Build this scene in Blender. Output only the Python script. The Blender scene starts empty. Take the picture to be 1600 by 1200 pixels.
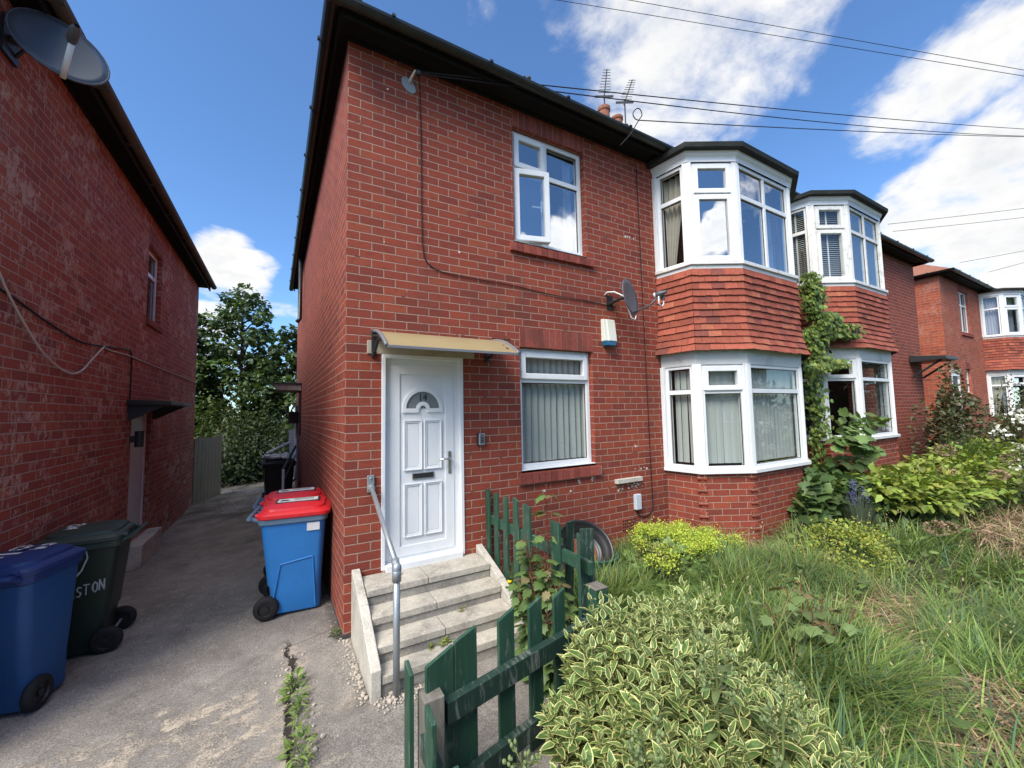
import bpy, math, random
import numpy as np
from mathutils import Vector, Matrix
random.seed(7); RNG = np.random.default_rng(7)
SC = bpy.context.scene
COL = SC.collection
R = math.radians

# ------------------------------------------------------------------ mesh builder
def V(*a): return Vector(a)

class MB:
    """collects polygons; build() links them as ONE mesh object"""
    def __init__(s): s.v=[]; s.f=[]; s.c=[]; s.uv=[]; s.mi=[]
    def face(s, pts, col=None, uv=None, mi=0):
        i=len(s.v); s.v.extend([tuple(p) for p in pts]); s.f.append(list(range(i,i+len(pts))))
        s.c.append(col); s.uv.append(uv); s.mi.append(mi)
    def polys(s, verts, faces, col=None, mi=0):
        i=len(s.v); s.v.extend([tuple(p) for p in verts])
        for f in faces:
            s.f.append([i+k for k in f]); s.c.append(col); s.uv.append(None); s.mi.append(mi)
    def hexa(s, p, col=None, mi=0):
        """8 corners: bottom 0-3 ccw, top 4-7"""
        s.polys(p, [(3,2,1,0),(4,5,6,7),(0,1,5,4),(1,2,6,5),(2,3,7,6),(3,0,4,7)], col, mi)
    def box(s, x0,x1,y0,y1,z0,z1, col=None, mi=0):
        s.hexa([(x0,y0,z0),(x1,y0,z0),(x1,y1,z0),(x0,y1,z0),(x0,y0,z1),(x1,y0,z1),(x1,y1,z1),(x0,y1,z1)], col, mi)
    def obox(s, o, u, n, u0,u1,z0,z1,d0,d1, col=None, mi=0, up=None):
        up = up or V(0,0,1); o=Vector(o)
        P=lambda a,b,d: o+u*a+up*b+n*d
        s.hexa([P(u0,z0,d1),P(u1,z0,d1),P(u1,z0,d0),P(u0,z0,d0),P(u0,z1,d1),P(u1,z1,d1),P(u1,z1,d0),P(u0,z1,d0)], col, mi)
    def tube(s, pts, r, n=8, cap=True, col=None, mi=0, closed=False):
        pts=[Vector(p) for p in pts]; rr = r if isinstance(r,(list,tuple)) else [r]*len(pts)
        rings=[]; prev=None; m=len(pts)
        for i,p in enumerate(pts):
            if closed: t=(pts[(i+1)%m]-pts[i-1])
            else: t=(pts[min(i+1,m-1)]-pts[max(i-1,0)])
            t.normalize()
            if prev is None:
                a=Vector((0,0,1)) if abs(t.z)<.9 else Vector((1,0,0))
                prev=t.cross(a).normalized()
            prev=(prev-t*prev.dot(t))
            if prev.length<1e-6: prev=t.orthogonal()
            prev.normalize(); b=t.cross(prev)
            rings.append([p+(prev*math.cos(2*math.pi*k/n)+b*math.sin(2*math.pi*k/n))*rr[i] for k in range(n)])
        i0=len(s.v); s.v.extend([tuple(q) for ring in rings for q in ring])
        def q(f): s.f.append(f); s.c.append(col); s.uv.append(None); s.mi.append(mi)
        for i in range(m if closed else m-1):
            j=(i+1)%m
            for k in range(n):
                q([i0+i*n+k,i0+i*n+(k+1)%n,i0+j*n+(k+1)%n,i0+j*n+k])
        if cap and not closed:
            q([i0+k for k in range(n)][::-1]); q([i0+(m-1)*n+k for k in range(n)])
    def lathe(s, o, axis, prof, n=24, col=None, mi=0, a0=0):
        """prof: list of (r, h) along axis"""
        o=Vector(o); ax=Vector(axis).normalized(); e=ax.orthogonal().normalized(); g=ax.cross(e)
        i0=len(s.v)
        for r,h in prof:
            for k in range(n):
                a=2*math.pi*k/n+a0; s.v.append(tuple(o+ax*h+(e*math.cos(a)+g*math.sin(a))*r))
        for i in range(len(prof)-1):
            for k in range(n):
                s.f.append([i0+i*n+k,i0+i*n+(k+1)%n,i0+(i+1)*n+(k+1)%n,i0+(i+1)*n+k]); s.c.append(col); s.uv.append(None); s.mi.append(mi)
    def prism(s, poly, o, a, b, n, d, col=None, mi=0):
        """polygon (list of 2d) in plane o+a*x+b*y, extruded by n*d"""
        o=Vector(o); P=[o+a*x+b*y for x,y in poly]; Q=[p+n*d for p in P]; m=len(P)
        s.polys(P+Q,[list(range(m))[::-1],list(range(m,2*m))]+[[k,(k+1)%m,m+(k+1)%m,m+k] for k in range(m)],col,mi)
    def build(s, name, mat, parent=None, bevel=0, smooth=False, loc=None, seg=2, auto=None):
        me=bpy.data.meshes.new(name); me.from_pydata(s.v,[],s.f)
        mats=mat if isinstance(mat,(list,tuple)) else [mat]
        for m in mats: me.materials.append(m)
        if len(mats)>1: me.polygons.foreach_set('material_index',s.mi)
        uvl=me.uv_layers.new(name='UVMap'); arr=np.zeros((len(me.loops),2),np.float32)
        cols=any(c is not None for c in s.c)
        if cols: ca=np.ones((len(me.loops),4),np.float32)
        for p,u,c in zip(me.polygons,s.uv,s.c):
            ls=p.loop_start; n=p.normal
            if u is not None:
                for k in range(p.loop_total): arr[ls+k]=u[k]
            else:
                if abs(n.z)>.75:
                    for k in range(p.loop_total):
                        q=me.vertices[p.vertices[k]].co; arr[ls+k]=(q.x,q.y)
                else:
                    t=Vector((-n.y,n.x,0)).normalized()
                    for k in range(p.loop_total):
                        q=me.vertices[p.vertices[k]].co; arr[ls+k]=(q.dot(t),q.z)
            if cols: ca[ls:ls+p.loop_total]=(*(c or (1,1,1)),1)
        uvl.data.foreach_set('uv',arr.ravel())
        if cols:
            a=me.attributes.new('Col','FLOAT_COLOR','CORNER'); a.data.foreach_set('color',ca.ravel())
        if smooth: me.polygons.foreach_set('use_smooth',[True]*len(me.polygons))
        me.update()
        o=bpy.data.objects.new(name,me); COL.objects.link(o)
        if parent: o.parent=parent
        if loc: o.location=loc
        if bevel:
            # weld the separate polygons of each solid so that edges can be rounded
            w=o.modifiers.new('weld','WELD'); w.merge_threshold=1e-5
            b=o.modifiers.new('bevel','BEVEL'); b.width=bevel; b.segments=seg; b.limit_method='ANGLE'; b.angle_limit=R(40)
            b.use_clamp_overlap=True
        return o

def tag(o, label=None, cat=None, group=None, kind=None):
    if label: o['label']=label
    if cat: o['category']=cat
    if group: o['group']=group
    if kind: o['kind']=kind
    return o
def empty(name, loc=(0,0,0), rz=0, label=None, cat=None, group=None, sx=1):
    o=bpy.data.objects.new(name,None); COL.objects.link(o); o.location=loc; o.rotation_euler=(0,0,rz); o.scale=(sx,1,1)
    o.empty_display_size=.2
    return tag(o,label,cat,group)
def copy_tree(o, parent=None):
    c=o.copy(); COL.objects.link(c)
    if parent: c.parent=parent
    for ch in list(o.children): copy_tree(ch,c)
    return c

# ------------------------------------------------------------------ materials
class NT:
    def __init__(s, name):
        s.m=bpy.data.materials.new(name); s.m.use_nodes=True; s.t=s.m.node_tree; s.t.nodes.clear()
        s.out=s.t.nodes.new('ShaderNodeOutputMaterial')
    def n(s, typ, **k):
        x=s.t.nodes.new('ShaderNode'+typ)
        for a,b in k.items():
            if a.startswith('i_'):
                key=a[2:]; key=int(key) if key.isdigit() else key.replace('_',' ')
                s.set(x.inputs[key],b)
            else: setattr(x,a,b)
        return x
    def set(s, inp, val):
        if isinstance(val,bpy.types.NodeSocket): s.t.links.new(val,inp)
        elif isinstance(val,bpy.types.Node): s.t.links.new(val.outputs[0],inp)
        else:
            if isinstance(val,(tuple,list)) and len(val)==3 and inp.type=='RGBA': val=(*val,1)
            inp.default_value=val
    def math(s, op, a, b=None, c=None, clamp=False):
        x=s.n('Math',operation=op); x.use_clamp=clamp
        for i,q in enumerate((a,b,c)):
            if q is not None: s.set(x.inputs[i],q)
        return x.outputs[0]
    def mix(s, f, a, b, mode='MIX'):
        x=s.n('Mix',data_type='RGBA',blend_type=mode); s.set(x.inputs[0],f); s.set(x.inputs[6],a); s.set(x.inputs[7],b); return x.outputs[2]
    def noise(s, vec, scale, detail=4, rough=.55, dist=0, dim='3D'):
        x=s.n('TexNoise',noise_dimensions=dim); s.set(x.inputs['Scale'],scale); s.set(x.inputs['Detail'],detail); s.set(x.inputs['Roughness'],rough); s.set(x.inputs['Distortion'],dist)
        if vec is not None: s.set(x.inputs['Vector'],vec)
        return x
    def ramp(s, f, stops):
        x=s.n('ValToRGB'); s.set(x.inputs[0],f); e=x.color_ramp.elements
        while len(e)<len(stops): e.new(.5)
        for k,(p,c) in enumerate(stops):
            e[k].position=p; e[k].color=(*c,1) if len(c)==3 else c
        return x.outputs[0]
    def sstep(s, x, a, b):
        y=s.n('MapRange',interpolation_type='SMOOTHSTEP'); s.set(y.inputs[0],x); s.set(y.inputs[1],a); s.set(y.inputs[2],b); return y.outputs[0]
    def scale(s, vec, xyz):
        y=s.n('VectorMath',operation='MULTIPLY'); s.set(y.inputs[0],vec); y.inputs[1].default_value=xyz; return y.outputs[0]
    def bump(s, h, dist, strength=1, nrm=None):
        b=s.n('Bump'); b.inputs['Distance'].default_value=dist; b.inputs['Strength'].default_value=strength; s.set(b.inputs['Height'],h)
        if nrm is not None: s.set(b.inputs['Normal'],nrm)
        return b.outputs[0]
    def pbsdf(s, col, rough=.6, spec=.5, metal=0, nrm=None, coat=0):
        p=s.n('BsdfPrincipled'); s.set(p.inputs['Base Color'],col); s.set(p.inputs['Roughness'],rough); s.set(p.inputs['Metallic'],metal)
        s.set(p.inputs['Specular IOR Level'],spec)
        if coat: p.inputs['Coat Weight'].default_value=coat; p.inputs['Coat Roughness'].default_value=.1
        if nrm is not None: s.set(p.inputs['Normal'],nrm)
        return p
    def done(s, sh):
        s.t.links.new(sh.outputs[0] if isinstance(sh,bpy.types.Node) else sh, s.out.inputs[0]); return s.m
    def obj(s): return s.n('TexCoord').outputs['Object']
    def uv(s): return s.n('TexCoord').outputs['UV']

def brick_mat(name, base, mortar, stagger=.5, pale=0, dirt=.25, bl=.2035, course=.075, voff=.045, depth=.004, jw=.0040):
    t=NT(name); uv=t.uv(); ob=t.obj()
    wob=t.noise(uv,9,3,.6); w2=t.n('VectorMath',operation='MULTIPLY_ADD'); t.set(w2.inputs[0],wob.outputs['Color']); w2.inputs[1].default_value=(.006,.006,0); t.set(w2.inputs[2],uv)
    wf=t.noise(uv,60,2,.5); w3=t.n('VectorMath',operation='MULTIPLY_ADD'); t.set(w3.inputs[0],wf.outputs['Color']); w3.inputs[1].default_value=(.0035,.0035,0); t.set(w3.inputs[2],w2.outputs[0])
    sp=t.n('SeparateXYZ'); t.set(sp.inputs[0],w3.outputs[0]); u,v=sp.outputs[0],sp.outputs[1]
    v=t.math('SUBTRACT',v,voff+.0045)
    rv=t.math('DIVIDE',v,course); row=t.math('FLOOR',rv); fv=t.math('MULTIPLY',t.math('FRACT',rv),course)
    par=t.math('FLOORED_MODULO',row,2)
    uo=t.math('ADD',u,t.math('MULTIPLY',par,bl*stagger)); ru=t.math('DIVIDE',t.math('SUBTRACT',uo,.0045),bl); cl=t.math('FLOOR',ru); fu=t.math('MULTIPLY',t.math('FRACT',ru),bl)
    eu=t.math('MINIMUM',fu,t.math('SUBTRACT',bl,fu)); ev=t.math('MINIMUM',fv,t.math('SUBTRACT',course,fv)); ed=t.math('MINIMUM',eu,ev)
    brick=t.sstep(ed,jw-.0012,jw+.0022)
    cx=t.n('CombineXYZ'); t.set(cx.inputs[0],cl); t.set(cx.inputs[1],row)
    wn=t.n('TexWhiteNoise',noise_dimensions='2D'); t.set(wn.inputs[0],cx.outputs[0])
    b=Vector(base)
    colr=t.ramp(wn.outputs['Value'],[(0,(b.x*.80,b.y*.80,b.z*.9)),(.15,(b.x*.91,b.y*.90,b.z*.94)),(.5,tuple(b)),(.8,(b.x*1.1,b.y*1.05,b.z*.98)),(1,(b.x*1.18,b.y*1.3,b.z*1.15))])
    fine=t.noise(uv,70,4,.65).outputs[0]; mid=t.noise(uv,14,4,.6).outputs[0]; big=t.noise(ob,.9,5,.6).outputs[0]
    colr=t.mix(1,colr,t.ramp(fine,[(.25,(.72,.72,.72)),(.75,(1.22,1.22,1.22))]),'MULTIPLY')
    colr=t.mix(t.math('MULTIPLY',t.sstep(mid,.5,.75),.5),colr,(b.x*.6,b.y*.6,b.z*.7))
    # a few soot-dark bricks
    colr=t.mix(t.math('MULTIPLY',t.math('GREATER_THAN',t.n('SeparateColor',i_0=wn.outputs['Color']).outputs[1],.965),.4),colr,(b.x*.35,b.y*.5,b.z*.6))
    if pale:
        pn=t.noise(t.scale(uv,(1,.6,1)),19,5,.72,.8).outputs[0]; pm=t.noise(uv,1.6,3,.5).outputs[0]
        k=t.math('MULTIPLY',t.sstep(t.math('ADD',pn,t.math('MULTIPLY',t.math('SUBTRACT',pm,.5),.5)),.49,.62),pale)
        k=t.math('MULTIPLY',k,t.sstep(t.n('SeparateColor',i_0=wn.outputs['Color']).outputs[2],.30,.62)); colr=t.mix(k,colr,(.47,.31,.245))
    # pinhead spalls showing pale clay
    vo=t.n('TexVoronoi',feature='F1'); vo.inputs['Scale'].default_value=9; t.set(vo.inputs['Vector'],uv)
    sparse=t.math('GREATER_THAN',t.n('SeparateColor',i_0=vo.outputs['Color']).outputs[0],.972)
    sp2=t.math('MULTIPLY',t.math('LESS_THAN',t.math('ADD',vo.outputs['Distance'],t.math('MULTIPLY',fine,.12)),.16),sparse)
    colr=t.mix(t.math('MULTIPLY',sp2,.7),colr,(.5,.36,.28))
    mcol=t.mix(t.noise(uv,30,3,.6).outputs[0],tuple(.72*c for c in mortar),tuple(1.2*c for c in mortar))
    gap=t.math('GREATER_THAN',t.noise(uv,5,4,.6).outputs[0],.66)
    mcol=t.mix(t.math('MULTIPLY',gap,.75),mcol,(.055,.035,.03))
    col=t.mix(brick,mcol,colr)
    col=t.mix(t.math('MULTIPLY',t.sstep(big,.5,.75),dirt),col,(.07,.04,.035))
    st=t.noise(t.scale(ob,(3,3,.35)),1.6,4,.6).outputs[0]
    col=t.mix(t.math('MULTIPLY',t.sstep(st,.55,.72),dirt*.7),col,(.09,.055,.05))
    h=t.math('ADD',t.math('MULTIPLY',brick,.9),t.math('MULTIPLY',fine,.35))
    h=t.math('ADD',h,t.math('MULTIPLY',wn.outputs['Value'],.25))
    return t.done(t.pbsdf(col,.86,.25,nrm=t.bump(h,depth,.9)))

def plain(name, col, rough=.5, spec=.5, metal=0, var=.12, nscale=6, bump=0, bscale=40, dirt=None, dirt_amt=.4, dscale=3, coat=0):
    t=NT(name); ob=t.obj(); a=t.noise(ob,nscale,4,.6).outputs[0]
    c=t.mix(a,tuple(x*(1-var) for x in col),tuple(min(1,x*(1+var)) for x in col))
    r=rough
    if dirt:
        d=t.noise(ob,dscale,6,.65,.3).outputs[0]; k=t.math('MULTIPLY',t.sstep(d,.5,.72),dirt_amt); c=t.mix(k,c,dirt)
        r=t.math('ADD',rough,t.math('MULTIPLY',k,.3),clamp=True)
    nr=t.bump(t.noise(ob,bscale,4,.6).outputs[0],bump) if bump else None
    return t.done(t.pbsdf(c,r,spec,metal,nr,coat))

def attr_mat(name, rough=.7, spec=.3, var=.25, nscale=25, bump=.002, bscale=50, trans=0, dirt=None, dirt_amt=.4, dscale=3):
    """colour comes from the Col attribute (each tile's or leaf's own colour)"""
    t=NT(name); at=t.n('Attribute',attribute_name='Col').outputs['Color']; ob=t.obj()
    a=t.noise(ob,nscale,4,.6).outputs[0]; c=t.mix(1,at,t.ramp(a,[(.2,(1-var,)*3),(.8,(1+var,)*3)]),'MULTIPLY')
    if dirt:
        d=t.noise(ob,dscale,6,.65,.3).outputs[0]; c=t.mix(t.math('MULTIPLY',t.sstep(d,.5,.68),dirt_amt),c,dirt)
    nr=t.bump(t.noise(ob,bscale,3,.6).outputs[0],bump) if bump else None
    p=t.pbsdf(c,rough,spec,0,nr)
    if trans:
        tr=t.n('BsdfTranslucent'); t.set(tr.inputs[0],t.mix(1,c,(1.3,1.35,.55),'MULTIPLY')); mx=t.n('MixShader'); mx.inputs[0].default_value=trans
        t.t.links.new(p.outputs[0],mx.inputs[1]); t.t.links.new(tr.outputs[0],mx.inputs[2]); return t.done(mx)
    return t.done(p)

def glass_mat(name, tint=(.8,.84,.82), ior=1.9, wav=.0011):
    t=NT(name); ob=t.obj()
    nr=t.bump(t.noise(ob,2.2,2,.5).outputs[0],wav*6,.6)
    bf=t.n('NewGeometry').outputs['Backfacing']; mr=t.n('MapRange'); t.set(mr.inputs[0],bf); mr.inputs[3].default_value=ior; mr.inputs[4].default_value=1/ior
    fr=t.n('Fresnel'); t.set(fr.inputs[0],mr.outputs[0])   # a pane is one sheet: same mirror strength from both sides
    g=t.n('BsdfGlossy'); g.inputs['Roughness'].default_value=.0; t.set(g.inputs['Normal'],nr); t.set(g.inputs['Color'],(.95,.97,1))
    tr=t.n('BsdfTransparent'); t.set(tr.inputs[0],tint)
    mx=t.n('MixShader'); t.t.links.new(fr.outputs[0],mx.inputs[0]); t.t.links.new(tr.outputs[0],mx.inputs[1]); t.t.links.new(g.outputs[0],mx.inputs[2])
    return t.done(mx)

M={}
M['brick']=brick_mat('brick_red',(.262,.056,.034),(.36,.235,.18),dirt=.38)
M['brick_l']=brick_mat('brick_rustic',(.32,.083,.054),(.42,.30,.24),pale=.95,dirt=.25,depth=.006)
M['brick_n']=brick_mat('brick_orange',(.36,.085,.045),(.34,.22,.16),pale=.35,dirt=.3)
M['soldier']=brick_mat('brick_soldier',(.25,.06,.045),(.33,.22,.18),stagger=0,voff=.0)
M['blue_brick']=plain('engineering_brick',(.055,.05,.052),.6,.4,var=.3,nscale=20,bump=.003)
M['pvc']=plain('white_upvc',(.74,.75,.755),.28,.5,var=.02,dirt=(.52,.50,.45),dirt_amt=.24,dscale=5)
M['pvc_d']=plain('white_upvc_weathered',(.70,.69,.66),.45,.4,var=.05,dirt=(.28,.26,.22),dirt_amt=.55,dscale=7)
M['clad']=plain('grey_white_cladding',(.58,.59,.58),.5,.4,var=.05,dirt=(.33,.33,.30),dirt_amt=.5,dscale=6)
M['glass']=glass_mat('window_glass',(.9,.92,.91),1.75)
M['glass_up']=glass_mat('window_glass_upper',(.72,.78,.8),4.0)
M['glass_mid']=glass_mat('window_glass_mid',(.86,.9,.9),2.4)
M['obscure']=plain('obscured_glass',(.17,.19,.19),.25,.6,var=.3,nscale=60)
M['black']=plain('black_gutter',(.012,.014,.013),.38,.5,var=.3,bump=.001,dirt=(.05,.055,.04),dirt_amt=.5,dscale=4)
M['soffit']=plain('black_soffit',(.010,.009,.009),.8,.2,var=.3)
M['slate']=plain('roof_tile_brown',(.12,.07,.05),.85,.2,var=.4,nscale=8,bump=.02,bscale=12)
M['rooft']=plain('roof_tile_orange',(.27,.115,.075),.85,.2,var=.35,nscale=9,bump=.02,bscale=12)
M['lead']=plain('bay_roof_felt',(.025,.027,.025),.75,.2,var=.3,dirt=(.09,.09,.08),dirt_amt=.4)
M['tile']=attr_mat('hung_clay_tile',.8,.25,.25,30,.002,60,dirt=(.07,.035,.03),dirt_amt=.4,dscale=2.2)
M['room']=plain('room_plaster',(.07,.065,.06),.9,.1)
M['blind']=plain('grey_vertical_blind',(.42,.45,.43),.8,.2,var=.05)
M['blind_w']=plain('white_venetian_blind',(.60,.62,.62),.6,.3,var=.05)
M['curtain']=plain('cream_curtain',(.46,.43,.37),.9,.1,var=.15)
M['curtain_b']=plain('blue_grey_curtain',(.33,.36,.43),.9,.1,var=.2)
M['net']=plain('lilac_net_curtain',(.42,.42,.50),.9,.1,var=.1)
M['steel']=plain('galvanised_steel',(.36,.39,.41),.45,.5,.6,var=.15,nscale=12,dirt=(.3,.3,.3),dirt_amt=.3)
M['chrome']=plain('chrome',(.6,.6,.6),.2,.5,1)
M['darkmetal']=plain('dark_metal',(.03,.032,.035),.45,.5,.2)
M['blackplastic']=plain('black_plastic',(.014,.014,.015),.4,.5)
M['white']=plain('white_plastic',(.74,.76,.75),.4,.5,var=.03)
M['white_paint']=plain('white_paint_strokes',(.7,.72,.72),.7,.3,var=.1)
M['cream']=plain('alarm_cream',(.70,.70,.60),.4,.4,var=.03)
M['cable_b']=plain('dark_cable',(.018,.015,.014),.6,.3)
M['cable_w']=plain('white_cable',(.50,.46,.40),.6,.3)
M['wire']=plain('overhead_wire_black',(.012,.013,.016),.6,.3)
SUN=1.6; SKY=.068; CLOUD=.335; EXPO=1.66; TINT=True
def concrete_mat(name, base, worn=None, cracks=False, scale=1, agg=.72):
    t=NT(name); ob=t.obj()
    a=t.noise(ob,1.3*scale,6,.62,.2).outputs[0]; b=t.noise(ob,9*scale,5,.7).outputs[0]; f=t.noise(ob,120,3,.7).outputs[0]; g=t.noise(ob,420,2,.6).outputs[0]
    B=Vector(base)
    c=t.ramp(a,[(.28,tuple(B*.55)),(.5,tuple(B)),(.72,tuple(B*1.3))])
    c=t.mix(t.math('MULTIPLY',t.sstep(b,.45,.72),.55),c,tuple(B*1.5))
    c=t.mix(1,c,t.ramp(f,[(.25,(1-agg,)*3),(.5,(1,)*3),(.8,(1+agg*1.2,)*3)]),'MULTIPLY')
    c=t.mix(1,c,t.ramp(g,[(.3,(.8,)*3),(.7,(1.2,)*3)]),'MULTIPLY')
    vo=t.n('TexVoronoi',feature='F1'); vo.inputs['Scale'].default_value=75; t.set(vo.inputs['Vector'],ob)
    ag=t.math('MULTIPLY',t.math('LESS_THAN',vo.outputs['Distance'],.3),t.math('GREATER_THAN',t.n('SeparateColor',i_0=vo.outputs['Color']).outputs[0],.8))
    c=t.mix(t.math('MULTIPLY',ag,.45),c,tuple(B*2.0))
    h=t.math('ADD',t.math('MULTIPLY',f,.5),t.math('MULTIPLY',b,1.2))
    if worn:
        sp=t.n('SeparateXYZ'); t.set(sp.inputs[0],ob); x,y=sp.outputs[0],sp.outputs[1]
        for (cx,cy,rx,ry,k,thr) in worn:
            dx=t.math('POWER',t.math('DIVIDE',t.math('SUBTRACT',x,cx),rx),2); dy=t.math('POWER',t.math('DIVIDE',t.math('SUBTRACT',y,cy),ry),2)
            m=t.math('SUBTRACT',1,t.math('ADD',dx,dy))
            st=t.noise(t.scale(ob,(1,1.6,1)),4.5,8,.72,.6).outputs[0]
            q=t.sstep(t.math('ADD',st,t.math('MULTIPLY',m,.16)),thr,thr+.07)
            q=t.math('MULTIPLY',q,t.sstep(m,-.6,.25)); q=t.math('MULTIPLY',t.math('MULTIPLY',q,k),t.sstep(t.math('ADD',b,t.math('MULTIPLY',f,.6)),.62,.98))
            c=t.mix(q,c,t.mix(f,(.28,.235,.18),(.60,.51,.40))); h=t.math('SUBTRACT',h,t.math('MULTIPLY',q,1.5))
        if cracks:
            # irregular crack running towards the street, with dirt in it, and a joint across the drive
            wob=t.noise(ob,3.2,5,.65).outputs[0]
            xx=t.math('ADD',t.math('ADD',x,.36),t.math('MULTIPLY',t.math('SUBTRACT',wob,.5),.34))
            lim=t.math('MULTIPLY',t.sstep(y,.28,.1),1)
            cr=t.math('MULTIPLY',t.sstep(t.math('ABSOLUTE',xx),.028,.008),lim)
            edge=t.math('MULTIPLY',t.sstep(t.math('ABSOLUTE',xx),.16,.02),lim); en=t.noise(ob,14,5,.7).outputs[0]
            c=t.mix(t.math('MULTIPLY',t.math('MULTIPLY',edge,t.sstep(en,.48,.6)),.7),c,(.42,.35,.27))
            c=t.mix(cr,c,(.035,.028,.022)); h=t.math('SUBTRACT',h,t.math('MULTIPLY',cr,5))
            yy=t.math('ADD',t.math('SUBTRACT',y,.22),t.math('MULTIPLY',t.math('SUBTRACT',wob,.5),.06))
            j=t.math('MULTIPLY',t.sstep(t.math('ABSOLUTE',t.math('SUBTRACT',yy,t.math('MULTIPLY',x,.2))),.012,.004),t.math('MULTIPLY',t.sstep(x,-.45,-.3),.5))
            c=t.mix(j,c,(.07,.055,.045))
            j2=t.sstep(t.math('ABSOLUTE',t.math('ADD',t.math('ADD',x,1.98),t.math('MULTIPLY',y,.45))),.009,.003)
            j2=t.math('MULTIPLY',j2,t.sstep(y,.5,.3)); c=t.mix(t.math('MULTIPLY',j2,.7),c,(.06,.05,.045))
            so=t.math('MULTIPLY',t.sstep(t.noise(ob,1.1,4,.6,.8).outputs[0],.55,.70),.55); c=t.mix(so,c,(.075,.068,.06))
            # moss and soil towards the back; darker strip along the house foot
            mo=t.math('MULTIPLY',t.sstep(y,2.5,6),t.sstep(t.noise(ob,2,5,.6).outputs[0],.4,.65)); c=t.mix(t.math('MULTIPLY',mo,.6),c,(.06,.05,.035))
            ft=t.math('MULTIPLY',t.sstep(t.math('ABSOLUTE',t.math('ADD',x,t.math('MULTIPLY',y,.021))),.1,.02),t.sstep(y,-.05,.05)); c=t.mix(t.math('MULTIPLY',ft,.6),c,(.05,.045,.035))
    return t.done(t.pbsdf(c,.9,.25,nrm=t.bump(h,.004,.8)))
M['drive']=concrete_mat('drive_concrete',(.205,.186,.165),worn=[(-1.15,-.70,1.05,.60,.9,.572),(.05,-.75,.35,.25,.5,.62),(-.3,-1.3,.5,.6,.5,.66)],cracks=True)
M['step']=concrete_mat('step_concrete',(.40,.365,.31),scale=3,agg=.3)
M['riser']=concrete_mat('riser_concrete',(.27,.25,.22),scale=3,agg=.3)
M['cheek']=concrete_mat('cheek_concrete',(.43,.40,.345),scale=3,agg=.22)
M['lintel']=plain('lintel_concrete',(.40,.35,.27),.85,.2,var=.15,nscale=12,bump=.002,dirt=(.2,.17,.12),dirt_amt=.5)
M['asphalt']=plain('asphalt',(.05,.05,.05),.9,.2,var=.2,bump=.003,bscale=90)
M['soil']=plain('garden_soil',(.075,.06,.04),.95,.1,var=.4,nscale=5,bump=.02,bscale=18,dirt=(.16,.125,.075),dirt_amt=.7,dscale=2.5)
M['earth']=plain('far_ground',(.06,.07,.035),.95,.1,var=.3,nscale=.3)
def paint_wood(name, col, bare, amt, grain=(1.0,14,14)):
    t=NT(name); ob=t.obj(); uv=t.uv()
    g=t.noise(t.scale(uv,(34,2.2,1)),1,5,.65,.4).outputs[0]; pe=t.noise(t.scale(uv,(22,5,1)),1,7,.72,.5).outputs[0]; big=t.noise(ob,2.5,3,.6).outputs[0]
    C=Vector(col)
    c=t.mix(g,tuple(C*.5),tuple(C*1.6))
    k=t.math('MULTIPLY',t.sstep(t.math('ADD',pe,t.math('MULTIPLY',t.math('SUBTRACT',g,.5),.35)),.60-amt*.12,.68),amt)
    c=t.mix(k,c,bare)
    c=t.mix(t.math('MULTIPLY',t.sstep(big,.5,.7),.35),c,tuple(C*.5))
    return t.done(t.pbsdf(c,.55,.4,nrm=t.bump(t.math('SUBTRACT',g,t.math('MULTIPLY',k,.6)),.0025,.7)))
M['green_wood']=paint_wood('green_fence_paint',(.021,.066,.040),(.19,.20,.165),.62)
M['green_rail']=paint_wood('dark_green_rail_paint',(.016,.040,.030),(.22,.23,.20),.75)
M['grey_wood']=paint_wood('weathered_post_top',(.17,.155,.13),(.05,.05,.045),.7)
M['old_wood']=paint_wood('old_fence_board',(.17,.13,.075),(.10,.10,.07),.6)
def bin_mat(name, col, scuff=.42):
    t=NT(name); ob=t.obj(); a=t.noise(ob,4,5,.65).outputs[0]; s=t.noise(t.scale(ob,(4,4,13)),8,6,.75,.4).outputs[0]; C=Vector(col)
    c=t.mix(a,tuple(C*.82),tuple(C*1.12)); c=t.mix(t.math('MULTIPLY',t.sstep(s,.62,.74),scuff),c,tuple(min(1,q*1.6+.08) for q in C))
    d=t.noise(ob,9,4,.6).outputs[0]; c=t.mix(t.math('MULTIPLY',t.sstep(d,.55,.75),.25),c,tuple(q*.55+.015 for q in C))
    return t.done(t.pbsdf(c,t.math('ADD',.34,t.math('MULTIPLY',a,.2)),.45,nrm=t.bump(t.noise(ob,160,2,.5).outputs[0],.0006)))
M['bin_blue']=bin_mat('bin_bright_blue',(.03,.215,.58)); M['bin_red']=bin_mat('bin_lid_red',(.70,.02,.028)); M['bin_navy']=bin_mat('bin_navy',(.012,.075,.22)); M['bin_navy_lid']=bin_mat('bin_navy_lid',(.014,.04,.15))
M['bin_green']=bin_mat('bin_dark_green',(.014,.026,.020)); M['bin_green_lid']=bin_mat('bin_green_lid',(.035,.055,.042)); M['bin_black']=bin_mat('bin_black',(.012,.013,.015)); M['bin_rim']=bin_mat('bin_rim_faded',(.12,.20,.29),.5)
M['tyre']=plain('rubber',(.014,.014,.015),.75,.3,var=.3)
M['rust']=plain('rust',(.20,.075,.04),.9,.2,var=.4,nscale=20,bump=.004,dirt=(.10,.05,.03),dirt_amt=.5,dscale=9)
M['poly']=None
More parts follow.
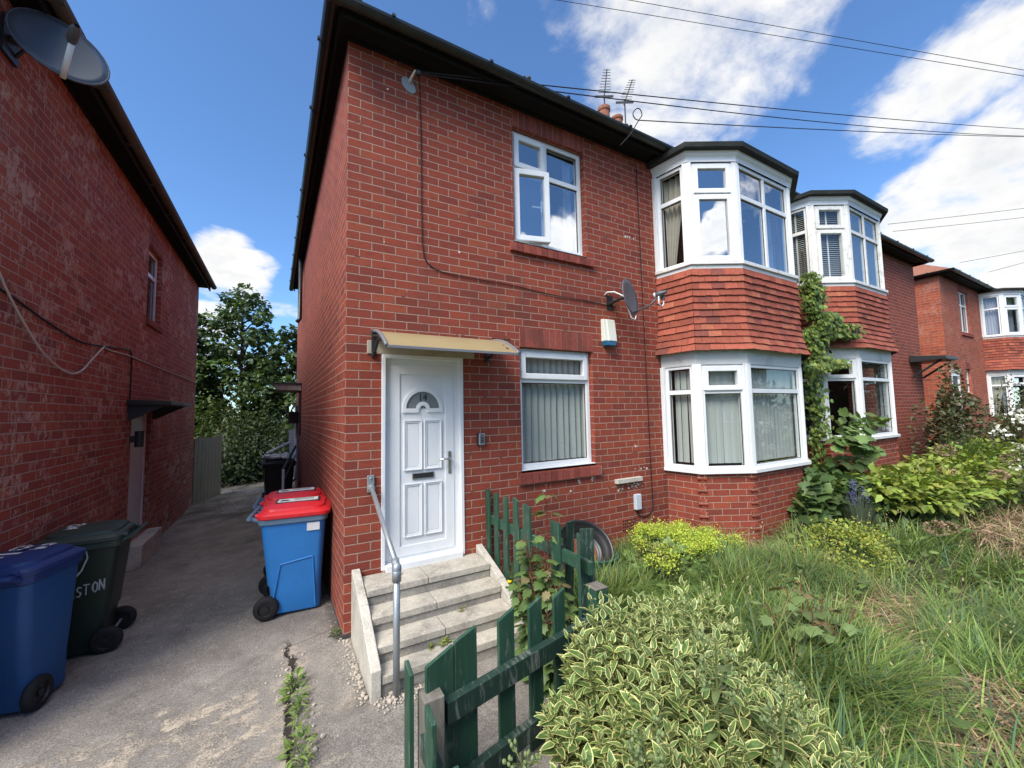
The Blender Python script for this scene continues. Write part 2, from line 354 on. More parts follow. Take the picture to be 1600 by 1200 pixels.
def poly_mat():
    t=NT('tan_polycarbonate'); ob=t.obj(); n=t.noise(ob,3,5,.6).outputs[0]
    c=t.mix(n,(.36,.27,.13),(.52,.42,.24)); p=t.pbsdf(c,.3,.5); tr=t.n('BsdfTranslucent'); t.set(tr.inputs[0],(.55,.45,.25)); mx=t.n('MixShader'); mx.inputs[0].default_value=.3
    t.t.links.new(p.outputs[0],mx.inputs[1]); t.t.links.new(tr.outputs[0],mx.inputs[2]); return t.done(mx)
M['poly']=poly_mat()
def mesh_dish_mat():
    t=NT('perforated_dish'); p=t.pbsdf((.10,.12,.15),.4,.5,.3); tr=t.n('BsdfTransparent'); mx=t.n('MixShader'); mx.inputs[0].default_value=.3
    t.t.links.new(p.outputs[0],mx.inputs[1]); t.t.links.new(tr.outputs[0],mx.inputs[2]); return t.done(mx)
M['meshdish']=mesh_dish_mat()
M['dish']=plain('dish_grey',(.085,.092,.105),.45,.5,var=.08)
def variegated():
    t=NT('variegated_leaf'); uv=t.uv(); sp=t.n('SeparateXYZ'); t.set(sp.inputs[0],uv); at=t.n('Attribute',attribute_name='Col').outputs['Color']; ob=t.obj()
    n=t.noise(ob,45,3,.6).outputs[0]; e=t.math('ADD',sp.outputs[0],t.math('MULTIPLY',t.math('SUBTRACT',n,.5),.30))   # u = distance to margin 0 mid .. 1 edge
    k=t.sstep(e,.66,.80); mid=t.sstep(sp.outputs[0],.07,.02)
    g=t.mix(t.sstep(t.noise(ob,30,3,.6).outputs[0],.35,.65),(.085,.16,.042),(.17,.245,.075)); g=t.mix(t.math('MULTIPLY',mid,.4),g,(.25,.32,.13))
    c=t.mix(k,g,(.70,.68,.28)); c=t.mix(1,c,at,'MULTIPLY')
    p=t.pbsdf(c,.42,.4); tr=t.n('BsdfTranslucent'); t.set(tr.inputs[0],c); mx=t.n('MixShader'); mx.inputs[0].default_value=.22
    t.t.links.new(p.outputs[0],mx.inputs[1]); t.t.links.new(tr.outputs[0],mx.inputs[2]); return t.done(mx)
M['varieg']=variegated()
M['leaf']=attr_mat('green_leaf',.5,.35,.2,30,0,trans=.25)
M['grass']=attr_mat('grass_blade',.55,.3,.15,12,0,trans=.3)
M['petal']=attr_mat('petal',.7,.2,.1,30,0,trans=.2)
M['stem']=plain('green_stem',(.12,.15,.05),.7,.2,var=.3)
M['redstem']=plain('reddish_stem',(.16,.06,.04),.7,.2,var=.3)
M['bark']=plain('bark',(.10,.075,.055),.9,.1,var=.4,nscale=15,bump=.01,bscale=20)
M['palebark']=plain('pale_dead_branch',(.42,.38,.32),.9,.1,var=.25,nscale=20)
M['straw']=attr_mat('dry_straw',.8,.15,.2,20,0)
M['stone']=plain('rubble_stone',(.42,.37,.31),.9,.2,var=.35,nscale=14,bump=.003)
X_,Y_,Z_=V(1,0,0),V(0,1,0),V(0,0,1)
def wall_panel(mb, o, u, n, u0,u1,z0,z1, holes=(), rev=.10, mi=0):
    """brick face with openings cut out and their reveals; holes (u0,u1,z0,z1)"""
    o=Vector(o)
    us=sorted({u0,u1,*[h[0] for h in holes],*[h[1] for h in holes]}); zs=sorted({z0,z1,*[h[2] for h in holes],*[h[3] for h in holes]})
    P=lambda a,b,d=0: o+u*a+Z_*b+n*d
    for i in range(len(us)-1):
        for j in range(len(zs)-1):
            cu,cz=(us[i]+us[i+1])/2,(zs[j]+zs[j+1])/2
            if any(h[0]<cu<h[1] and h[2]<cz<h[3] for h in holes): continue
            mb.face([P(us[i],zs[j]),P(us[i+1],zs[j]),P(us[i+1],zs[j+1]),P(us[i],zs[j+1])],uv=[(us[i],zs[j]),(us[i+1],zs[j]),(us[i+1],zs[j+1]),(us[i],zs[j+1])],mi=mi)
    for a,b,c,d in holes:
        for (p,q) in (((a,c),(a,d)),((a,d),(b,d)),((b,d),(b,c)),((b,c),(a,c))):
            mb.face([P(*p),P(*q),P(*q,-rev),P(*p,-rev)],mi=mi)

def frame_ring(mb,o,u,n,u0,u1,z0,z1,w,d0,d1):
    mb.obox(o,u,n,u0,u0+w,z0,z1,d0,d1); mb.obox(o,u,n,u1-w,u1,z0,z1,d0,d1)
    mb.obox(o,u,n,u0+w,u1-w,z0,z0+w,d0,d1); mb.obox(o,u,n,u0+w,u1-w,z1-w,z1,d0,d1)

def window(root,o,u,n,w,h,vs=(),hs=(),sashes=(),open_sash=None,glass='glass',fw=.05,mat='pvc',sill=.06,label=None,holes=None,bead=True):
    """frame mesh (part) with panes and sashes as sub-parts. vs/hs: fractions of mullions/transoms, cells numbered row by row from the bottom"""
    o=Vector(o); mb=MB(); mw=.055
    frame_ring(mb,o,u,n,0,w,0,h,fw,-.07,0)
    U=[0]+[v*w for v in vs]+[w]; H=[0]+[k*h for k in hs]+[h]
    for v in U[1:-1]: mb.obox(o,u,n,v-mw/2,v+mw/2,fw,h-fw,-.066,-.003)
    for k in H[1:-1]:
        for i in range(len(U)-1):
            a=U[i]+(fw if i==0 else mw/2); b=U[i+1]-(fw if i==len(U)-2 else mw/2)
            mb.obox(o,u,n,a,b,k-mw/2,k+mw/2,-.066,-.003)
    if sill: mb.obox(o,u,n,-.015,w+.015,-.035,-.002,-.07,sill)
    fr=mb.build('window',M[mat],root,bevel=.004)
    if label: fr['label']=label
    idx=0
    for j in range(len(H)-1):
        for i in range(len(U)-1):
            a=U[i]+(fw if i==0 else mw/2); b=U[i+1]-(fw if i==len(U)-2 else mw/2); c=H[j]+(fw if j==0 else mw/2); d=H[j+1]-(fw if j==len(H)-2 else mw/2)
            uu,nn,oo,a0=u,n,o,a
            if open_sash and open_sash[0]==idx:
                th=R(open_sash[1]); hinge=o+u*a; uu=(u*math.cos(th)+n*math.sin(th)); nn=(n*math.cos(th)-u*math.sin(th)); oo=hinge; b=b-a; a=0
            g=MB()
            if idx in sashes:
                s=MB(); e=.014; frame_ring(s,oo,uu,nn,a-e,b+e,c-e,d+e,.058,-.045,.022); s.build('sash',M[mat],fr,bevel=.006)
                a+=.035;b-=.035;c+=.035;d-=.035
            dd=-.025 if idx not in sashes else -.008
            if not (open_sash and open_sash[0]==idx):
                sl_=MB(); frame_ring(sl_,oo,uu,nn,a-.002,b+.002,c-.002,d+.002,.009,dd-.004,dd+.004); sl_.build('seal',M['blackplastic'],fr)
            g.face([oo+uu*a+Z_*c+nn*dd,oo+uu*b+Z_*c+nn*dd,oo+uu*b+Z_*d+nn*dd,oo+uu*a+Z_*d+nn*dd])
            g.build('pane',M[glass],fr)
            if open_sash and open_sash[0]==idx:
                s=MB(); s.obox(oo,uu,nn,b-.03,b-.012,c+.32,c+.45,-.075,-.055); s.obox(oo,uu,nn,b-.125,b-.012,c+.38,c+.398,-.09,-.075); s.build('handle',M['white'],fr,bevel=.003)
            idx+=1
    return fr

def vblind(fr,o,u,n,u0,u1,z0,z1,back=-.14,gaps=(),pitch=.085,mat='blind',ang=35):
    mb=MB(); k=0; x=u0
    while x<u1:
        a=R(ang+random.uniform(-7,7)); w=.041
        if k not in gaps:
            c=Vector(o)+u*(x+pitch/2)+n*back; t=u*math.cos(a)+n*math.sin(a); lean=random.uniform(-.012,.012)
            q=[c-t*w,c+t*w]
            m_=c+t.cross(Z_)*.007
            for (p0,p1) in ((q[0],m_),(m_,q[1])):
                mb.face([p0+Z_*z0+u*lean,p1+Z_*z0+u*lean,p1+Z_*z1,p0+Z_*z1])
        x+=pitch; k+=1
    mb.build('blind',M[mat],fr,smooth=False)
def hblind(fr,o,u,n,u0,u1,z0,z1,back=-.09,pitch=.033,mat='blind_w'):
    mb=MB(); z=z0
    while z<z1:
        c=Vector(o)+n*back+Z_*z
        mb.hexa([c+u*u0+n*.022-Z_*.012,c+u*u1+n*.022-Z_*.012,c+u*u1-n*.022+Z_*.012,c+u*u0-n*.022+Z_*.012]+[q+Z_*.003 for q in (c+u*u0+n*.022-Z_*.012,c+u*u1+n*.022-Z_*.012,c+u*u1-n*.022+Z_*.012,c+u*u0-n*.022+Z_*.012)]); z+=pitch
    for f in (.5,): mb.obox(Vector(o)+n*back,u,n,u0+(u1-u0)*f-.012,u0+(u1-u0)*f+.012,z0,z1,.024,.026)
    mb.build('blind',M[mat],fr)
def curtain(fr,o,u,n,u0,u1,z0,z1,back=-.16,mat='curtain',gather=None,amp=.02,wl=.09):
    """wavy cloth; gather=(u at the bottom) draws the lower edge aside"""
    mb=MB(); N=max(8,int((u1-u0)/.015)); Hn=14
    def P(i,j):
        f=i/N; g=j/Hn; x=u0+(u1-u0)*f
        if gather is not None: x=x+(gather-x)*(1-g)**.8*.75
        return Vector(o)+u*x+Z_*(z0+(z1-z0)*g)+n*(back+amp*math.sin(2*math.pi*(f*(u1-u0))/wl+.8*g))
    for i in range(N):
        for j in range(Hn): mb.face([P(i,j),P(i+1,j),P(i+1,j+1),P(i,j+1)])
    mb.build('curtain',M[mat],fr,smooth=True)

BAY=[(3.85,0),(3.92,-.45),(4.46,-.75),(5.74,-.75),(6.28,-.45),(6.35,0)]
def off(d,pts=BAY):
    P=[Vector((x,y,0)) for x,y in pts]; out=[]
    nr=[]
    for i in range(len(P)-1):
        t=(P[i+1]-P[i]).normalized(); nr.append(Vector((t.y,-t.x,0)))
    for i,p in enumerate(P):
        if i==0: q=p+Vector((-d/max(.3,abs(nr[0].x)),0,0))
        elif i==len(P)-1: q=p+Vector((d/max(.3,abs(nr[-1].x)),0,0))
        else:
            b=(nr[i-1]+nr[i]).normalized(); q=p+b*(d/b.dot(nr[i]))
        out.append(q)
    return out
def band(mb,d0,d1,z0,z1,cap=True):
    a,b=off(d0),off(d1)
    for i in range(len(BAY)-1): mb.face([a[i]+Z_*z0,a[i+1]+Z_*z0,b[i+1]+Z_*z1,b[i]+Z_*z1])
def bay(root, opts):
    base=MB(); band(base,0,0,-.4,1.0)
    a=off(0); base.face([q+Z_*1.0 for q in a])
    # corner bricks standing proud on every other course, as cut for the angles
    for i in (1,2,3,4):
        for k in range(0,17,2):
            z=.045+.075*k-.33
            if z+.065>1.0: break
            t=(a[i+1]-a[i-1]).normalized(); nn=Vector((t.y,-t.x,0)); c=a[i]
            base.obox(c,t,nn,-.05,.05,z+.006,z+.069,-.06,.012)
    base.build('bay_wall',M['brick'],root)
    lo,up=1.05,3.585; hl,hu=1.25,1.275
    for (sz,zb,d,hh,mt) in ((0,.985,.05,.045,'pvc'),(1,3.535,.05,.045,'pvc_d'),(1,3.475,.025,.058,'clad')):
        s=MB(); P0=off(d); Q0=off(-.1)
        for i in range(5):
            s.hexa([P0[i]+Z_*zb,P0[i+1]+Z_*zb,Q0[i+1]+Z_*zb,Q0[i]+Z_*zb]+[q+Z_*(zb+hh) for q in (P0[i],P0[i+1],Q0[i+1],Q0[i])])
        s.build('bay_sill' if hh<.05 else 'sill_board',M[mt],root,bevel=.004)
    for lvl,(z,h) in enumerate(((lo,hl),(up,hu))):
        P=[Vector((x,y,0)) for x,y in BAY]
        for i in range(5):
            p,q=P[i],P[i+1]; u=(q-p).normalized(); n=Vector((u.y,-u.x,0)); L=(q-p).length; e=.045
            w=L-2*e; o=p+u*e+Z_*(z-.02); hh=h+.02
            gl='glass' if lvl==0 or i==0 else (opts.get('upglass','glass_up') if i==2 else opts.get('upglass2','glass_up'))
            mt='pvc' if lvl==0 else opts.get('upmat','pvc')
            if i in (0,4): fr=window(root,o,u,n,w,hh,hs=(.74 if lvl==0 else .68,),glass=gl,fw=.042,sill=0,mat=mt)
            elif i in (1,3):
                fr=window(root,o,u,n,w,hh,hs=(.74 if lvl==0 else .68,),sashes=(1,) if lvl==0 else (0,1),glass=gl,fw=.042,sill=0,mat=mt)
            else:
                if lvl==0: fr=window(root,o,u,n,w,hh,hs=(.74,),glass=gl,fw=.045,sill=0,mat=mt)
                else: fr=window(root,o,u,n,w,hh,vs=(.5,),hs=(.68,),glass=gl,fw=.045,sill=0,mat=mt)
            ins=opts.get('inside',('blind','curtain'))[lvl]
            if ins=='blind': vblind(fr,o,u,n,.05,w-.05,.06,hh-.05,back=-.115,gaps=(),ang=12 if i==2 else 8)
            elif ins=='venetian': hblind(fr,o,u,n,.03,w-.03,.05,hh-.04)
            elif ins=='net': curtain(fr,o,u,n,.03,w-.03,.05,hh-.04,mat='net',amp=.012,wl=.06)
            elif ins=='curtain':
                if i==0: curtain(fr,o,u,n,.02,w,.02,hh-.03,mat='curtain',gather=.05,back=-.13); 
                if i==1: curtain(fr,o,u,n,.0,w*.45,.02,hh-.03,mat='curtain_b',gather=.0,back=-.25)
                if i==3: curtain(fr,o,u,n,w*.3,w,.02,hh-.03,mat='curtain_b',gather=w,back=-.2)
                if i==2: curtain(fr,o,u,n,w*.83,w,.02,hh-.03,mat='curtain_b',back=-.25)
        for i in range(6):
            posts=MB(); p=P[i]; 
            if i in (0,5): t=X_
            else: t=((P[i+1]-P[i]).normalized()+(P[i]-P[i-1]).normalized()).normalized()
            nn=Vector((t.y,-t.x,0)); W=.052 if 0<i<5 else .04
            if 0<i<5: posts.obox(p,t,nn,-W,W,z-.02,z+h,-.09,.006); posts.obox(p,t,nn,-.02,.02,z-.02,z+h,0,.014)
            else: posts.box(p.x-(.04 if i==0 else .01),p.x+(.01 if i==0 else .04),-.05,.03,z-.02,z+h)
            posts.build('corner_post',M['pvc'] if lvl==0 else M[opts.get('upmat','pvc')],root,bevel=.004)
    c=MB(); band(c,.012,.02,2.296,2.49); c.build('bay_fascia',M['clad'],root)
    c=MB(); band(c,.022,.022,4.86,4.925); band(c,.022,.045,4.925,4.945); band(c,.045,.06,4.945,4.99); a,b=off(.02),off(.125)
    for i in range(5): c.face([a[i]+Z_*4.99,a[i+1]+Z_*4.99,b[i+1]+Z_*4.99,b[i]+Z_*4.99])
    c.build('bay_fascia',M['pvc'],root)
    # flat roof slab with drip edge
    r=MB(); a,b=off(.13),off(.14); n=len(BAY)
    P=[q+Z_*4.985 for q in a]+[q+Z_*5.05 for q in b]+[V(q.x,q.y+.1 if q.y<-.1 else q.y,5.085) for q in off(.02)]
    fs=[list(range(n))[::-1],list(range(2*n,3*n))]
    for L in (0,n):
        for i in range(n-1): fs.append([L+i,L+i+1,L+n+i+1,L+n+i])
    r.polys(P,fs); r.build('bay_roof',M['lead'],root,bevel=.006)
    # hung tiles
    rnd=random.Random(opts.get('seed',3)); t=MB(); gauge=.0855; nc=12; z0=2.462
    def o_(z): k=max(0,(2.86-z)/.40); return .022+.085*k**1.6
    for ci in range(nc):
        zb=z0+ci*gauge; zt=min(zb+gauge*1.25,3.5); A=off(o_(zb)+.021); B=off(o_(zt)); A2=off(o_(zb)+.003)
        for i in range(5):
            L=(A[i+1]-A[i]).length; nt=max(2,round(L/.163)); 
            es=[0]+[min(1,max(0,(k+(.5 if ci%2 else 0)+rnd.uniform(-.03,.03))/nt)) for k in range(0 if ci%2 else 1,nt)]+[1]
            for k in range(len(es)-1):
                f0,f1=es[k],es[k+1]
                if f1-f0<.02: continue
                g=.0016/L; f0+=g; f1-=g; dz=rnd.uniform(-.004,.003); tl=rnd.uniform(-.004,.004); lift=rnd.uniform(0,.004)
                pa=A[i].lerp(A[i+1],f0)+Z_*(zb+dz+tl); pb=A[i].lerp(A[i+1],f1)+Z_*(zb+dz-tl)
                qa=A2[i].lerp(A2[i+1],f0)+Z_*(zb+dz+tl); qb=A2[i].lerp(A2[i+1],f1)+Z_*(zb+dz-tl)
                ta=B[i].lerp(B[i+1],f0)+Z_*zt; tb=B[i].lerp(B[i+1],f1)+Z_*zt
                nn=(pb-pa).normalized(); nn=Vector((nn.y,-nn.x,0))*lift; pa=pa+nn; pb=pb+nn
                h=rnd.random(); col=Vector((.30,.080,.050))*rnd.uniform(.80,1.18)
                if h<.08: col=Vector((.20,.06,.045))*rnd.uniform(.8,1.2)
                elif h>.88: col=Vector((.36,.115,.065))*rnd.uniform(.9,1.1)
                t.face([pa,pb,tb,ta],col=tuple(col)); t.face([qa,qb,pb,pa],col=tuple(col*.8)); t.face([qa,pa,ta],col=tuple(col)); t.face([pb,qb,tb],col=tuple(col))
    t.build('tile_hanging',M['tile'],root)
    # dark lath board under the flare
    u=MB(); a,b=off(.012),off(o_(z0)); 
    for i in range(5): u.face([a[i]+Z_*2.485,a[i+1]+Z_*2.485,b[i+1]+Z_*2.462,b[i]+Z_*2.462])
    u.build('tile_soffit',M['soffit'],root)

def brick_sill(root,x0,x1,z0,z1,proj=.04):
    s=MB(); x=x0; rnd=random.Random(int(x0*100+z0*10))
    while x<x1-.02:
        e=min(x+.071,x1); d=rnd.uniform(-.003,.003); s.box(x,e,-proj+d,.1,z0+rnd.uniform(-.002,.002),z1+rnd.uniform(-.002,.002),col=tuple(Vector((.25,.062,.045))*rnd.uniform(.7,1.25))); x+=.0765
    s.box(x0+.002,x1-.002,-proj+.008,.09,z0+.004,z1-.004,col=(.30,.2,.17))
    s.build('brick_sill',M['tile'],root)
def soldier(root,x0,x1,z0,z1):
    s=MB(); n=round((x1-x0)/.0757); rnd=random.Random(int(x0*1000+z0*7)); w=(x1-x0)/n
    for k in range(n):
        s.box(x0+k*w+.005,x0+(k+1)*w-.005,-.006+rnd.uniform(-.0015,.0015),.09,z0+rnd.uniform(0,.004),z1-rnd.uniform(.002,.006),col=tuple(Vector((.27,.064,.045))*rnd.uniform(.75,1.2)))
    s.box(x0,x1,-.0025,.088,z0+.006,z1-.008,col=(.30,.18,.15))
    s.build('soldier_lintel',M['tile'],root)

def roof_and_gutter(root,x0,x1,depth,zs,oh=.215,ohs=.075,pitch=33,hipr=False,side_skew=0.0,mat='slate',side=True):
    """hip at x0 (and at x1 when hipr); eaves boards, gutters"""
    zE=zs+.045; xa=x0-ohs-.07; xb=x1+(ohs+.02 if hipr else 0); ya=-oh-.07; yb=depth+oh; hw=(yb-ya)/2; rise=hw*math.tan(R(pitch)); zr=zE+rise; ym=(ya+yb)/2
    sk=lambda y:-side_skew*y
    A=V(xa+sk(ya),ya,zE);B=V(xb,ya,zE);C=V(xb,yb,zE);D=V(xa+sk(yb),yb,zE); E=V(xa+hw+sk(ym),ym,zr); F=V(xb-(hw if hipr else 0),ym,zr)
    r=MB(); r.polys([A,B,C,D,E,F],[(0,1,5,4),(2,3,4,5),(3,0,4),(1,2,5),(3,2,1,0)])
    rf=r.build('roof',M[mat],root)
    rf.modifiers.new('s','SOLIDIFY').thickness=.05
    s=MB(); s.box(x0-ohs+sk(0)+.0,x1,-oh,.02,zs+.004,zs+.02)
    s.hexa([V(x0-ohs+.004,.02,zs+.004),V(x0+.02,.02,zs+.004),V(x0+.02+sk(depth),depth,zs+.004),V(x0-ohs+sk(depth)+.004,depth,zs+.004)]+[V(x0-ohs+.004,.02,zs+.02),V(x0+.02,.02,zs+.02),V(x0+.02+sk(depth),depth,zs+.02),V(x0-ohs+sk(depth)+.004,depth,zs+.02)])
    # fascia boards
    s.box(x0-ohs-.012,x1,-oh-.022,-oh,zs-.05,zs+.06)
    s.hexa([V(x0-ohs-.022,-oh,zs-.05),V(x0-ohs,-oh,zs-.05),V(x0-ohs+sk(depth),depth+.1,zs-.05),V(x0-ohs-.022+sk(depth),depth+.1,zs-.05)]+[V(x0-ohs-.022,-oh,zs+.06),V(x0-ohs,-oh,zs+.06),V(x0-ohs+sk(depth),depth+.1,zs+.06),V(x0-ohs-.022+sk(depth),depth+.1,zs+.06)])
    # cornice strip on the wall head
    s.box(x0-.002,x1,-.03,-.002,zs-.035,zs+.003)
    s.build('eaves_board',M['soffit'],root)
    g=MB()
    def gut(p,q,outn):
        t=(q-p).normalized(); prof=[(math.cos(a)*.056,math.sin(a)*.056) for a in [math.pi+math.pi*k/8 for k in range(9)]]
        for k in range(8):
            a,b=prof[k],prof[k+1]
            g.face([p+outn*a[0]+Z_*a[1],q+outn*a[0]+Z_*a[1],q+outn*b[0]+Z_*b[1],p+outn*b[0]+Z_*b[1]])
            a2,b2=(a[0]*.9,a[1]*.9),(b[0]*.9,b[1]*.9)
            g.face([p+outn*a2[0]+Z_*a2[1],p+outn*b2[0]+Z_*b2[1],q+outn*b2[0]+Z_*b2[1],q+outn*a2[0]+Z_*a2[1]])
        L=(q-p).length; k=.5
        while k<L:   # brackets and union clips
            c=p+t*k
            for j in range(8):
                a,b=(prof[j][0]*1.1,prof[j][1]*1.1),(prof[j+1][0]*1.1,prof[j+1][1]*1.1)
                g.face([c+outn*a[0]+Z_*a[1],c+t*.03+outn*a[0]+Z_*a[1],c+t*.03+outn*b[0]+Z_*b[1],c+outn*b[0]+Z_*b[1]])
            g.obox(c,t,outn,0,.03,-.01,.012,.045,.07)
            k+=.92
    zg=zs+.035; yg=-oh-.08; xg=x0-ohs-.08
    gut(V(xg-.05,yg,zg),V(x1,yg,zg-.01),-Y_)
    if side: gut(V(xg,yg-.05,zg),V(xg+sk(depth),depth+.15,zg-.02),-X_)
    g.build('gutter',M['black'],root)
    return zr

def chimney(root,x,y,z0,z1,pots,w=.9,d=.55):
    c=MB(); c.box(x-w/2,x+w/2,y-d/2,y+d/2,z0,z1); c.box(x-w/2-.04,x+w/2+.04,y-d/2-.04,y+d/2+.04,z1,z1+.15)
    ch=c.build('chimney',M['brick'],root)
    for (px,py,h,r) in pots:
        p=MB(); p.lathe((px,py,z1+.15),Z_,[(r*1.02,0),(r*1.0,h*.15),(r*.92,h*.8),(r*1.08,h*.86),(r*1.08,h),(r*.85,h),(r*.8,h*.2)],18); p.build('chimney_pot',M['rooft'],ch,smooth=False)

def front_door(root,x0,x1,z0,z1,number='14'):
    fw=.075; y=.045
    f=MB(); o=V(x0,y,z0); w=x1-x0; h=z1-z0
    frame_ring(f,o,X_,-Y_,0,w,0,h,fw,-.07,0)
    f.box(x0-.012,x0+.02,-.012,y,z0-.01,z1+.012); f.box(x1-.02,x1+.012,-.012,y,z0-.01,z1+.012); f.box(x0+.02,x1-.02,-.012,y,z1-.02,z1+.012)
    f.box(x0+.02,x1-.02,-.045,y+.03,z0-.03,z0+.03)
    dr=f.build('front_door',M['pvc'],root,bevel=.005)
    a,b,c,d=x0+fw-.005,x1-fw+.005,z0+.06,z1-fw+.005
    l=MB(); yl=y+.005
    l.box(a,b,yl,yl+.045,c,d)
    lw=b-a; lh=d-c
    # stile frame proud of the panel
    frame_ring(l,V(a,yl,c),X_,-Y_,0,lw,0,lh,.085,0,.012)
    px=[(a+.125,a+.125+.155),(b-.125-.155,b-.125)]
    for (u0,u1) in px:
        for (f0,f1) in ((.095,.365),(.44,.70)):
            z_0,z_1=c+lh*f0,c+lh*f1
            for ww,dd in ((.02,.010),(.010,.016)):
                frame_ring(l,V(u0,yl,z_0),X_,-Y_,-ww/2 if ww<.015 else 0,(u1-u0)+(ww/2 if ww<.015 else 0),-ww/2 if ww<.015 else 0,(z_1-z_0)+(ww/2 if ww<.015 else 0),ww,0,dd)
            l.box(u0+.026,u1-.026,yl-.004,yl+.001,z_0+.026,z_1-.026)
    l.build('door_leaf',M['pvc'],dr,bevel=.003)
    # sunburst fanlight
    cx=(a+b)/2; cz=c+lh*.765; Ro=.188; Ri=.155; m=MB(); N=20
    for k in range(N):
        a0,a1=math.pi*k/N,math.pi*(k+1)/N
        P=lambda r,t,yy: V(cx+r*math.cos(t),yy,cz+r*math.sin(t))
        m.hexa([P(Ri,a0,yl-.014),P(Ro,a0,yl-.014),P(Ro,a0,yl),P(Ri,a0,yl),P(Ri,a1,yl-.014),P(Ro,a1,yl-.014),P(Ro,a1,yl),P(Ri,a1,yl)])
        m.hexa([P(.028,a0,yl-.014),P(.062,a0,yl-.014),P(.062,a0,yl),P(.028,a0,yl),P(.028,a1,yl-.014),P(.062,a1,yl-.014),P(.062,a1,yl),P(.028,a1,yl)])
    m.box(cx-Ro,cx-.04,yl-.0145,yl,cz-.035,cz+.002); m.box(cx+.04,cx+Ro,yl-.0145,yl,cz-.035,cz+.002)
    m.build('fanlight_frame',M['pvc'],dr)
    g=MB(); g.prism([(Ri*math.cos(math.pi*k/N)*1.01,Ri*math.sin(math.pi*k/N)*1.01) for k in range(N+1)],(cx,yl-.001,cz),X_,Z_,-Y_,.003); g.build('fanlight_glass',M['obscure'],dr)
    cu=bpy.data.curves.new('t','FONT'); cu.body=number; cu.size=.088; cu.align_x='CENTER'; cu.extrude=.001
    tmp=bpy.data.objects.new('t',cu); COL.objects.link(tmp); dg=bpy.context.evaluated_depsgraph_get(); dg.update()
    me=bpy.data.meshes.new_from_object(tmp.evaluated_get(dg)); bpy.data.objects.remove(tmp)
    me.materials.clear(); me.materials.append(M['blackplastic'])
    n=bpy.data.objects.new('house_number',me); COL.objects.link(n); n.parent=dr; n.location=(cx-.002,yl-.0065,cz+.073); n.rotation_euler=(R(90),0,0)
    lb=MB(); zc=c+lh*.405; frame_ring(lb,V(cx-.10,yl,zc-.028),X_,-Y_,0,.2,0,.056,.008,0,.012); lb.build('letterbox',M['chrome'],dr,bevel=.002)
    lf=MB(); lf.box(cx-.092,cx+.092,yl-.007,yl,zc-.021,zc+.021); lf.build('letter_flap',M['darkmetal'],dr,bevel=.002)
    hd=MB(); hx=b-.045; hz=c+lh*.475; hd.box(hx-.015,hx+.015,yl-.022,yl,hz-.12,hz+.085); hp=hd.build('handle_plate',M['chrome'],dr,bevel=.004)
    hd=MB(); hd.tube([(hx,yl-.015,hz+.02),(hx,yl-.06,hz+.02),(hx-.03,yl-.065,hz+.02),(hx-.115,yl-.062,hz+.018)],.009,8); hd.build('door_handle',M['chrome'],dr,smooth=True)
    return dr

